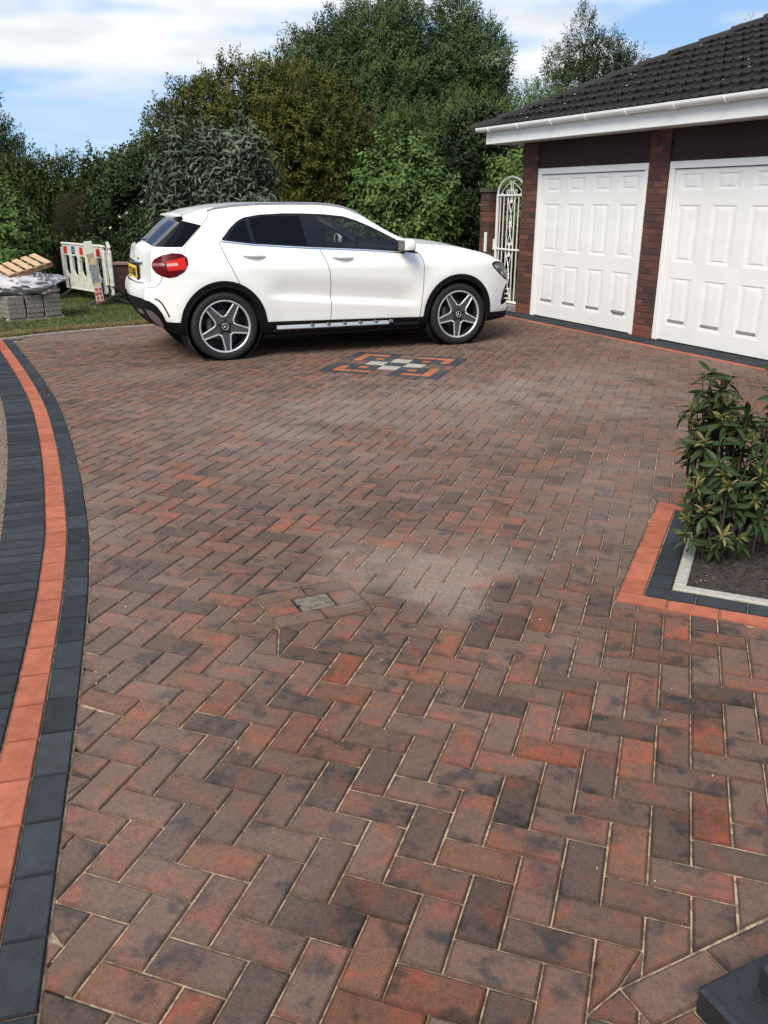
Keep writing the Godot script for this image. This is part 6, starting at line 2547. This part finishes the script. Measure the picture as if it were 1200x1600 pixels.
func make_plants() -> void:
	rng.seed = 777
	var bark := textured(mottle(361, 0.03, Vector3(0.05, 0.038, 0.028), Vector3(0.12, 0.095, 0.07), 128, 0.3), 2.0, 0.95, 0.5)
	var small := spray(15, 0.20, 0.060, 0.032, 0.3, 1.15)
	var fine := spray(18, 0.32, 0.075, 0.028, 0.4, 1.15)
	var broad := spray(8, 0.20, 0.12, 0.055, 0.6, 1.25, 3)
	var needle := spray(16, 0.16, 0.07, 0.010, 0.1, 0.7, 1)
	var long_ := spray(11, 0.28, 0.155, 0.038, 0.9, 1.75, 3)
	var m := leaf_mat()
	var dull := leaf_mat(0.7, 0.3)
	var gloss := leaf_mat(0.38, 0.3)
	var t: Node3D
	# hedge along the left
	t = thing("garden_hedge", "long dark green clipped hedge behind the lawn at the left", "hedge", yaw(0, Vector3(-7.0, 0, -17.4)))
	var lobes: Array = []
	for k in 14:
		var x := -4.6 + k * 0.62
		lobes.append([x, 1.08, rng.randf_range(-0.1, 0.1), 0.62, 1.10 + rng.randf_range(-0.05, 0.05), 0.62])
		lobes.append([x + 0.3, 0.6, 0.1, 0.6, 0.7, 0.62])
	crown(t, "foliage", lobes, 24000, small, m, Color(0.020, 0.034, 0.010), Color(0.055, 0.080, 0.020), {"seed": 3, "clump": 1.6, "gap": -0.34, "up": 0.35, "s0": 0.9, "s1": 1.6})
	for k in 12:
		var b0 := Mb.new()
		var x := -4.4 + k * 0.72
		b0.tube(PackedVector3Array([Vector3(x, -0.05, 0), Vector3(x + 0.05, 0.8, 0.05), Vector3(x - 0.05, 1.8, 0)]), [0.04, 0.03, 0.012], 6)
		obj("stem", b0, bark, t)
	# thin shoots over the hedge
	var b := Mb.new()
	var xs: Array = []
	var cs: Array = []
	for k in 110:
		var x := rng.randf_range(-2.2, 3.0)
		var h := rng.randf_range(0.10, 0.42)
		var p0 := Vector3(x, 2.12, rng.randf_range(-0.25, 0.3))
		var p1 := p0 + Vector3(rng.randfn(0, 0.06), h, rng.randfn(0, 0.05))
		b.tube(PackedVector3Array([p0, p1]), [0.006, 0.002], 4)
		for j in 5:
			xs.append(Transform3D(Basis.from_euler(Vector3(rng.randfn(0, 0.5), rng.randf() * TAU, rng.randfn(0, 0.5))).scaled(Vector3.ONE * rng.randf_range(0.25, 0.5)), p0.lerp(p1, rng.randf_range(0.2, 0.95))))
			cs.append(Color(0.045, 0.068, 0.022) * rng.randf_range(0.7, 1.3))
	kind(obj("shoots", b, bark, t), "stuff")
	kind(multi("shoot_leaves", small, m, xs, cs, t), "stuff")
	# dark planting that closes the garden behind the shrubs
	t = thing("boundary_hedge", "tall dark hedge behind the shrubs and the car", "hedge", yaw(0, Vector3(0.0, 0, -19.6)))
	lobes = []
	for k in 13:
		var x := -5.2 + k * 0.8
		lobes.append([x, 1.2, 0.0, 0.8, 1.45 + rng.randf_range(-0.15, 0.15), 0.6])
	crown(t, "foliage", lobes, 9000, broad, m, Color(0.016, 0.026, 0.010), Color(0.038, 0.060, 0.018), {"seed": 5, "gap": -0.4, "s0": 1.0, "s1": 1.7, "up": 0.3})
	# far left tree
	t = thing("far_tree", "dark fine leaved tree rising over the hedge at the left edge", "tree", yaw(0, Vector3(-11.1, 0, -24.0)))
	trunk(t, 2.6, 0.16, [[0.3, 4.0, 0], [-0.5, 4.2, 0.2], [0.9, 3.2, 0]], bark)
	crown(t, "crown", [[0.0, 3.1, 0, 1.2, 1.25, 1.2], [0.85, 2.6, 0.2, 0.65, 0.8, 0.8], [-0.8, 3.4, 0, 0.9, 1.0, 1.0], [1.5, 2.2, 0, 0.5, 0.6, 0.5], [0.2, 1.9, 0, 1.2, 1.1, 1.0]], 4200, fine, m, Color(0.018, 0.032, 0.016), Color(0.050, 0.075, 0.030), {"seed": 7, "gap": -0.2, "s1": 1.5})
	# shrubs at the left
	t = thing("left_shrub", "rounded mid green shrub beyond the stacked pavers at the left edge", "shrub", yaw(0, Vector3(-6.35, 0, -14.4)))
	crown(t, "foliage", [[0.15, 0.85, 0, 0.62, 0.88, 0.6], [-0.6, 0.8, 0.1, 0.7, 0.95, 0.6], [0.3, 0.4, 0.2, 0.55, 0.5, 0.5]], 2600, broad, m, Color(0.030, 0.056, 0.016), Color(0.085, 0.135, 0.036), {"seed": 9, "gap": -0.35, "s0": 0.6, "s1": 1.0, "up": 0.35})
	t = thing("brown_conifer", "small rounded brownish conifer between the left shrub and the climbing rose", "shrub", yaw(0, Vector3(-5.57, 0, -16.2)))
	crown(t, "foliage", [[0.0, 0.80, 0, 0.42, 0.80, 0.42]], 3000, needle, dull, Color(0.030, 0.026, 0.014), Color(0.058, 0.046, 0.026), {"seed": 11, "gap": -0.6, "up": 0.75, "depth": 0.12})
	t = thing("climbing_rose", "dark climbing rose with scattered white flowers left of the car's tail", "climbing rose", yaw(0, Vector3(-4.72, 0, -16.3)))
	lobes = [[0.0, 0.95, 0, 0.58, 0.95, 0.5], [0.35, 1.55, 0, 0.45, 0.70, 0.45], [0.5, 0.6, 0.2, 0.5, 0.65, 0.45]]
	crown(t, "foliage", lobes, 5200, small, gloss, Color(0.018, 0.032, 0.014), Color(0.050, 0.078, 0.032), {"seed": 13, "gap": -0.3, "s0": 0.8, "s1": 1.4})
	var petal := Mb.new()
	for k in 7:
		var a := TAU * k / 7.0
		leaf(petal, Transform3D(Basis(Vector3.UP, a) * Basis(Vector3.RIGHT, 1.05 + 0.25 * (k % 2)), Vector3.ZERO), 0.036, 0.034, -0.5, -0.2, 2)
	var pm := petal.mesh()
	var wm := mat(0.75, 0.74, 0.66, 0.6)
	wm.backlight_enabled = true
	wm.backlight = Color(0.4, 0.4, 0.4)
	for q in [[0.52, 1.72, 0.47], [0.45, 1.52, 0.45], [0.05, 1.28, 0.50], [-0.12, 1.10, 0.52], [0.18, 1.34, 0.48], [0.62, 1.93, 0.32], [0.74, 1.84, 0.30], [0.68, 1.50, 0.40], [0.12, 1.80, 0.40]]:
		add_mesh("flower", pm, wm, t, Transform3D(Basis.from_euler(Vector3(1.0 + rng.randfn(0, 0.3), rng.randf() * 6, 0)).scaled(Vector3.ONE * rng.randf_range(0.8, 1.25)), Vector3(q[0], q[1], q[2])))
	# flowers behind the barrier
	t = thing("yellow_flowers", "clump of yellow and red flowers seen through the barrier's openings", "flowers", yaw(0, Vector3(-5.28, 0, -15.6)))
	crown(t, "foliage", [[0.0, 0.35, 0, 0.36, 0.40, 0.28], [-0.4, 0.35, 0, 0.3, 0.4, 0.28]], 700, small, m, Color(0.025, 0.045, 0.014), Color(0.06, 0.09, 0.028), {"seed": 15, "gap": -0.6})
	for k in 16:
		var yel := k < 9
		var o := add_mesh("flower", pm, mat(0.68, 0.45, 0.02, 0.6) if yel else mat(0.42, 0.03, 0.02, 0.6), t, Transform3D(Basis.from_euler(Vector3(1.0, rng.randf() * 6, 0)), Vector3(rng.randf_range(-0.05, 0.22) if yel else rng.randf_range(-0.6, -0.1), rng.randf_range(0.55, 0.78), 0.28)))
		o.set_meta("label", "yellow flower" if yel else "red flower")
	# buddleia
	t = thing("buddleia", "tall grey green shrub with long drooping leaves behind the car's rear window", "shrub", yaw(0, Vector3(-2.75, 0, -14.7)))
	lobes = [[-0.50, 1.60, 0, 0.50, 0.80, 0.45], [0.46, 1.65, 0, 0.48, 0.85, 0.45], [0.0, 1.75, -0.1, 0.5, 0.70, 0.45], [0.0, 1.00, 0.1, 0.85, 0.9, 0.5]]
	for k in 7:
		var x := -0.9 + k * 0.28
		lobes.append([x * 0.9, 2.22 + rng.randf_range(-0.20, 0.22), rng.randf_range(-0.2, 0.3), 0.11, 0.34, 0.11])
	trunk(t, 1.2, 0.05, [[-0.5, 2.2, 0], [0.5, 2.3, 0], [0.1, 2.3, 0.1], [-0.8, 1.8, 0.1]], bark)
	crown(t, "foliage", lobes, 1900, long_, dull, Color(0.040, 0.058, 0.036), Color(0.105, 0.130, 0.088), {"seed": 17, "clump": 2.2, "gap": -0.18, "s0": 0.8, "s1": 1.15, "up": 0.85})
	b = Mb.new()
	for k in 24:
		var l: Array = lobes[rng.randi() % lobes.size()]
		var d := Vector3(rng.randfn(), absf(rng.randfn()) + 0.3, absf(rng.randfn())).normalized()
		var p := Vector3(l[0] + d.x * l[3], l[1] + d.y * l[4], l[2] + d.z * l[5])
		var e := p + Vector3(d.x * 0.05, 0.24, d.z * 0.06)
		b.tube(PackedVector3Array([p - Vector3(0, 0.15, 0), p, e]), [0.004, 0.006, 0.002], 5)
	kind(obj("flower_spikes", b, mat(0.20, 0.21, 0.15, 0.8), t), "stuff")
	# golden shrub tree
	t = thing("golden_tree", "large olive and gold leaved tree behind the grey green shrub", "tree", yaw(0, Vector3(-2.0, 0, -17.7)))
	lobes = [[-2.05, 2.45, 0, 0.55, 0.85, 0.6], [-1.55, 2.9, 0, 0.62, 0.72, 0.7], [-0.85, 3.1, 0, 0.85, 0.80, 0.8], [0.15, 3.05, 0, 0.95, 0.92, 0.9], [0.85, 2.55, 0.2, 0.85, 1.05, 0.85], [1.25, 1.95, 0.2, 0.50, 0.95, 0.6], [0.0, 1.9, 0.1, 1.7, 1.3, 0.9], [0.2, 1.0, 0.2, 1.4, 1.0, 0.8]]
	trunk(t, 1.7, 0.11, [[-2.0, 2.5, 0], [-1.5, 3.0, 0], [-0.8, 3.3, 0], [0.2, 3.3, 0], [0.9, 2.8, 0.1], [1.2, 2.1, 0.1]], bark)
	crown(t, "crown", lobes, 17000, small, m, Color(0.030, 0.038, 0.010), Color(0.100, 0.103, 0.023), {"seed": 19, "clump": 1.9, "gap": -0.22, "s0": 0.65, "s1": 1.1, "up": 0.3})
	# tall trees
	var tall := [["tall dark tree, leftmost of the three behind the golden tree", -2.0, -25.6, 4.2, [[0.0, 4.75, 0, 0.80, 0.95, 0.9], [-0.45, 4.1, 0, 0.75, 0.9, 0.8], [0.65, 5.2, 0, 0.65, 0.85, 0.7], [0.3, 3.6, 0, 1.1, 1.1, 0.9], [0.1, 2.5, 0, 1.2, 1.1, 0.9]]],
		["tall dark tree with the broadest crown, middle of the three behind the golden tree", -0.1, -26.0, 4.4, [[-0.35, 5.55, 0, 0.80, 1.0, 0.9], [0.45, 5.75, 0, 0.62, 0.85, 0.8], [-0.9, 4.9, 0, 0.75, 0.95, 0.9], [0.75, 4.7, 0, 0.75, 1.15, 0.9], [0.0, 4.4, 0.2, 1.25, 1.2, 1.1], [-0.1, 3.0, 0, 1.5, 1.4, 1.1]]],
		["tall tree with a ragged crown, rightmost of the three behind the laurel", 2.1, -26.3, 4.4, [[-0.25, 5.8, 0, 0.60, 0.95, 0.7], [0.30, 5.1, 0, 0.85, 0.95, 0.9], [-0.45, 4.6, 0, 0.7, 1.0, 0.9], [0.80, 4.2, 0, 0.50, 0.75, 0.7], [0.05, 3.7, 0, 1.1, 1.1, 0.9], [0.0, 2.6, 0, 1.2, 1.1, 0.9]]]]
	for k in 3:
		var e: Array = tall[k]
		t = thing("ash_tree", e[0], "tree", yaw(0, Vector3(e[1], 0, e[2])), "tall trees beyond the garden")
		var tips: Array = []
		for l in e[4].slice(0, 4): tips.append([l[0], l[1], l[2]])
		trunk(t, e[3] * 0.8, 0.18, tips, bark)
		crown(t, "crown", e[4], [5200, 9000, 7000][k], fine, m, Color(0.030, 0.053, 0.022), Color(0.078, 0.118, 0.044), {"seed": 21 + k, "clump": 1.5, "gap": -0.26, "s0": 0.8, "s1": 1.45, "up": 0.35})
	# mid green tree
	t = thing("mid_green_tree", "lighter green bushy tree between the laurel and the tall trees", "tree", yaw(0, Vector3(1.0, 0, -20.6)))
	lobes = [[-0.85, 2.55, 0, 0.65, 0.75, 0.6], [-0.2, 2.8, 0, 0.7, 0.72, 0.6], [0.5, 2.8, 0, 0.75, 0.75, 0.6], [1.05, 2.75, 0, 0.55, 0.80, 0.6], [0.1, 1.8, 0, 1.5, 1.0, 0.7]]
	trunk(t, 1.6, 0.09, [[-0.8, 2.6, 0], [0, 2.9, 0], [0.9, 2.8, 0]], bark)
	crown(t, "crown", lobes, 4200, fine, m, Color(0.036, 0.064, 0.019), Color(0.095, 0.145, 0.042), {"seed": 27, "gap": -0.25, "s0": 0.6, "s1": 1.05})
	# laurel
	t = thing("laurel_shrub", "dense rounded green laurel behind the front half of the car", "shrub", yaw(0, Vector3(0.28, 0, -15.9)))
	lobes = [[0.05, 1.62, 0, 0.72, 0.82, 0.6], [-0.42, 1.45, 0.1, 0.50, 0.75, 0.5], [0.50, 1.40, 0.1, 0.46, 0.80, 0.5], [0.0, 0.85, 0.15, 0.88, 0.85, 0.6]]
	trunk(t, 0.9, 0.05, [[-0.3, 1.6, 0], [0.3, 1.6, 0]], bark)
	crown(t, "foliage", lobes, 3600, broad, gloss, Color(0.038, 0.070, 0.019), Color(0.100, 0.155, 0.042), {"seed": 29, "gap": -0.32, "s0": 0.65, "s1": 1.05, "up": 0.3})
	# dark holly
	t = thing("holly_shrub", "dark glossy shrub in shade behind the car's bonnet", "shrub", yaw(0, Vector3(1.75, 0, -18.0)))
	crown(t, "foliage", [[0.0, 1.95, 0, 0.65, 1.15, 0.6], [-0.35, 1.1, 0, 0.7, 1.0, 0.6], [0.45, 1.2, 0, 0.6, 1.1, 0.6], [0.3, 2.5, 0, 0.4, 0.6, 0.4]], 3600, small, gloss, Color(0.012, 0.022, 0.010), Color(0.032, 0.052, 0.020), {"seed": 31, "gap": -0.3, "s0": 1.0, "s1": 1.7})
	# yellow green tree behind the roof's corner
	t = thing("yellow_green_tree", "bright yellow green tree showing over the garage's eaves corner", "tree", yaw(0, Vector3(3.2, 0, -21.0)))
	trunk(t, 2.0, 0.08, [[-0.4, 3.0, 0], [0.3, 3.3, 0]], bark)
	crown(t, "crown", [[0.10, 3.35, 0, 0.55, 0.62, 0.5], [-0.40, 2.9, 0, 0.55, 0.6, 0.5], [0.6, 3.3, 0, 0.5, 0.5, 0.5], [-0.1, 2.2, 0, 0.9, 0.9, 0.6]], 2600, fine, m, Color(0.050, 0.085, 0.018), Color(0.130, 0.175, 0.038), {"seed": 33, "gap": -0.2, "s0": 0.6, "s1": 1.0})
	# shrub behind the gate
	t = thing("gate_shrub", "light green drooping shrub just behind the iron gate", "shrub", yaw(0, Vector3(2.35, 0, -15.7)))
	trunk(t, 1.0, 0.03, [[-0.2, 1.8, 0], [0.1, 2.0, 0]], bark)
	crown(t, "foliage", [[-0.10, 1.95, 0, 0.42, 0.40, 0.4], [0.2, 1.5, 0, 0.35, 0.55, 0.4], [-0.2, 1.3, 0, 0.3, 0.4, 0.3]], 750, long_, m, Color(0.045, 0.085, 0.020), Color(0.105, 0.155, 0.040), {"seed": 35, "gap": -0.3, "s0": 0.5, "s1": 0.8, "up": 0.3})
	t = thing("side_hedge", "dark hedge along the passage behind the iron gate", "hedge", yaw(0, Vector3(2.9, 0, -17.5)))
	crown(t, "foliage", [[-0.2, 0.9, 0, 0.8, 1.1, 0.5], [0.7, 0.9, 0, 0.8, 1.1, 0.5]], 1500, broad, m, Color(0.014, 0.024, 0.010), Color(0.032, 0.050, 0.018), {"seed": 36, "gap": -0.5, "s0": 0.9, "s1": 1.4})
	# tree behind the garage
	t = thing("spired_tree", "dark tree with spiky tops rising behind the garage roof", "tree", yaw(0, Vector3(5.6, 0, -26.0)))
	lobes = [[-0.25, 5.35, 0, 0.42, 0.95, 0.5], [-0.85, 4.75, 0, 0.38, 0.70, 0.5], [0.35, 5.0, 0, 0.62, 0.75, 0.6], [0.95, 4.75, 0, 0.55, 0.65, 0.6], [0.0, 4.2, 0, 1.25, 0.85, 0.9], [0.0, 3.0, 0, 1.3, 1.2, 0.9]]
	trunk(t, 3.2, 0.14, [[-0.25, 5.6, 0], [-0.85, 5.0, 0], [0.4, 5.2, 0], [0.95, 5.0, 0]], bark)
	crown(t, "crown", lobes, 3900, fine, m, Color(0.020, 0.034, 0.015), Color(0.055, 0.080, 0.030), {"seed": 37, "gap": -0.2, "s0": 0.6, "s1": 1.2, "up": 0.7})
	t = thing("pale_sapling", "wispy pale green treetop at the right of the spired tree", "tree", yaw(0, Vector3(7.3, 0, -27.0)))
	trunk(t, 3.0, 0.05, [[0, 4.6, 0]], bark)
	crown(t, "crown", [[-0.15, 4.6, 0, 0.35, 0.45, 0.4], [0, 4.0, 0, 0.6, 0.6, 0.5]], 420, fine, m, Color(0.05, 0.08, 0.03), Color(0.10, 0.14, 0.05), {"seed": 39, "gap": -0.1, "s0": 0.5, "s1": 0.9})
	t = thing("ridge_sapling", "thin sapling tip showing over the garage's hip near the right edge", "tree", yaw(0, Vector3(10.15, 0, -27.0)))
	trunk(t, 4.8, 0.05, [[0.05, 6.3, 0], [-0.08, 6.0, 0]], bark)
	crown(t, "crown", [[0.0, 6.1, 0, 0.16, 0.34, 0.16], [0.0, 5.0, 0, 0.5, 0.6, 0.4]], 160, fine, m, Color(0.03, 0.05, 0.02), Color(0.06, 0.09, 0.03), {"seed": 41, "gap": -0.3, "s0": 0.4, "s1": 0.7})
	make_rhododendron(bark)

func make_rhododendron(bark: Material) -> void:
	rng.seed = 4242
	var base := Vector3(1.58, 0.0, -3.72)
	var t := thing("rhododendron", "rhododendron with dark leathery leaves and pale new shoots in the corner bed", "shrub", yaw(0, base))
	var old_m := leaf_mat(0.36, 0.2)
	# leaf shapes
	var olds: Array = []
	var news: Array = []
	for k in 5:
		var b := Mb.new()
		b.use_c = true
		var q := rng.randf_range(0.75, 1.2)
		b.col = Color(0.040 * q, 0.064 * q, 0.026 * q)
		leaf(b, Transform3D(), rng.randf_range(0.085, 0.120), rng.randf_range(0.022, 0.031), rng.randf_range(0.2, 1.1), 0.4, 6)
		olds.append(b.mesh())
		b = Mb.new()
		b.use_c = true
		b.col = Color(0.100 * q, 0.118 * q, 0.030 * q).lerp(Color(0.26, 0.20, 0.10), 0.6 * k / 4.0)
		leaf(b, Transform3D(), rng.randf_range(0.045, 0.075), rng.randf_range(0.007, 0.013), rng.randf_range(-0.3, 1.2), 0.6, 4)
		news.append(b.mesh())
	# whorls: [x, y, z, outward lean, young?]
	var whorls: Array = []
	var lobes := [[-0.02, 0.40, 0.02, 0.20, 0.24, 0.18, 21], [0.36, 0.52, -0.06, 0.24, 0.24, 0.22, 24], [-0.02, 0.17, 0.05, 0.20, 0.12, 0.15, 12], [-0.08, 0.13, 0.10, 0.13, 0.08, 0.10, 8], [0.30, 0.24, 0.04, 0.26, 0.10, 0.18, 8], [0.12, 0.32, 0.10, 0.24, 0.12, 0.12, 14], [0.02, 0.28, 0.0, 0.18, 0.12, 0.16, 10], [0.75, 0.52, -0.05, 0.26, 0.28, 0.24, 20], [-0.02, 0.58, -0.02, 0.10, 0.12, 0.10, 9], [0.10, 0.52, -0.05, 0.10, 0.10, 0.10, 6], [0.36, 0.72, -0.06, 0.18, 0.14, 0.16, 20], [0.66, 0.74, -0.08, 0.20, 0.14, 0.16, 12], [-0.08, 0.70, -0.15, 0.09, 0.14, 0.09, 11], [-0.06, 0.52, -0.10, 0.15, 0.16, 0.13, 14], [0.34, 0.78, -0.14, 0.13, 0.14, 0.13, 14], [0.50, 0.84, -0.15, 0.16, 0.12, 0.13, 8]]
	for l in lobes:
		for k in l[6]:
			var d := Vector3(rng.randfn(), rng.randfn() * 0.8 + 0.25, rng.randfn()).normalized()
			var f := rng.randf_range(0.65, 1.0)
			var p := Vector3(l[0] + d.x * l[3] * f, l[1] + d.y * l[4] * f, l[2] + d.z * l[5] * f)
			if p.y < 0.05: p.y = 0.06
			whorls.append([p, (d * 0.75 + Vector3.UP * 0.8).normalized(), d.y > -0.35 and rng.randf() < 0.75])
	var leaves: Array = []
	for w in whorls:
		var p: Vector3 = w[0]
		var ax: Vector3 = w[1]
		var side := ax.cross(Vector3(0.3, 0.2, 0.9)).normalized()
		var fr := Basis(side, ax, side.cross(ax))
		var n := rng.randi_range(6, 9)
		for k in n:
			var az := TAU * k / n + rng.randfn(0, 0.2)
			var bs := fr * Basis(Vector3.UP, az) * Basis(Vector3.RIGHT, rng.randf_range(0.75, 1.75)) * Basis(Vector3.UP, rng.randfn(0, 0.5))
			leaves.append([p + ax * rng.randfn(0, 0.01), bs.scaled(Vector3.ONE * rng.randf_range(0.55, 1.2)), false])
		if w[2]:
			for k in rng.randi_range(9, 16):
				var az := rng.randf() * TAU
				var bs := fr * Basis(Vector3.UP, az) * Basis(Vector3.RIGHT, rng.randf_range(0.15, 0.95))
				leaves.append([p + ax * rng.randf_range(0.015, 0.05), bs.scaled(Vector3.ONE * rng.randf_range(0.7, 1.2)), true])
	# the leaves nearest the viewer are parts, the rest one mass
	var eye := Vector3(0, 1.55, 0) - base
	leaves.sort_custom(func(a, b): return a[0].distance_squared_to(eye) + (9.0 if a[0].x > 0.62 else 0.0) < b[0].distance_squared_to(eye) + (9.0 if b[0].x > 0.62 else 0.0))
	var rx: Array = []
	var rn: Array = []
	var co: Array = []
	var cn: Array = []
	for i in leaves.size():
		var e: Array = leaves[i]
		var xf := Transform3D(e[1], e[0])
		if i < 290:
			add_mesh("young_leaf" if e[2] else "leaf", (news if e[2] else olds)[i % 5], old_m, t, xf)
		elif e[2]:
			rn.append(xf); cn.append(Color.WHITE)
		else:
			rx.append(xf); co.append(Color.WHITE)
	kind(multi("further_leaves", olds[0], old_m, rx, co, t), "stuff")
	kind(multi("further_young_leaves", news[1], old_m, rn, cn, t), "stuff")
	# woody stems
	var b := Mb.new()
	for w in whorls:
		var p: Vector3 = w[0]
		var r := Vector3(clampf(p.x * 0.5, -0.05, 0.5), 0.0, clampf(p.z * 0.4, -0.1, 0.1))
		var mid := r.lerp(p, 0.55) + Vector3(rng.randfn(0, 0.02), -0.03, rng.randfn(0, 0.02))
		if rng.randf() < 0.13: b.tube(PackedVector3Array([r + Vector3(0, -0.03, 0), r.lerp(p, 0.3) + Vector3(rng.randfn(0, 0.03), 0.0, rng.randfn(0, 0.03)), mid, p]), [0.008, 0.006, 0.005, 0.003], 5)
		else: b.tube(PackedVector3Array([mid + Vector3(rng.randfn(0, 0.04), -0.04, 0), p.lerp(mid, 0.4), p]), [0.005, 0.004, 0.003], 5)
	kind(obj("stems", b, mat(0.045, 0.033, 0.024, 0.9), t), "stuff")
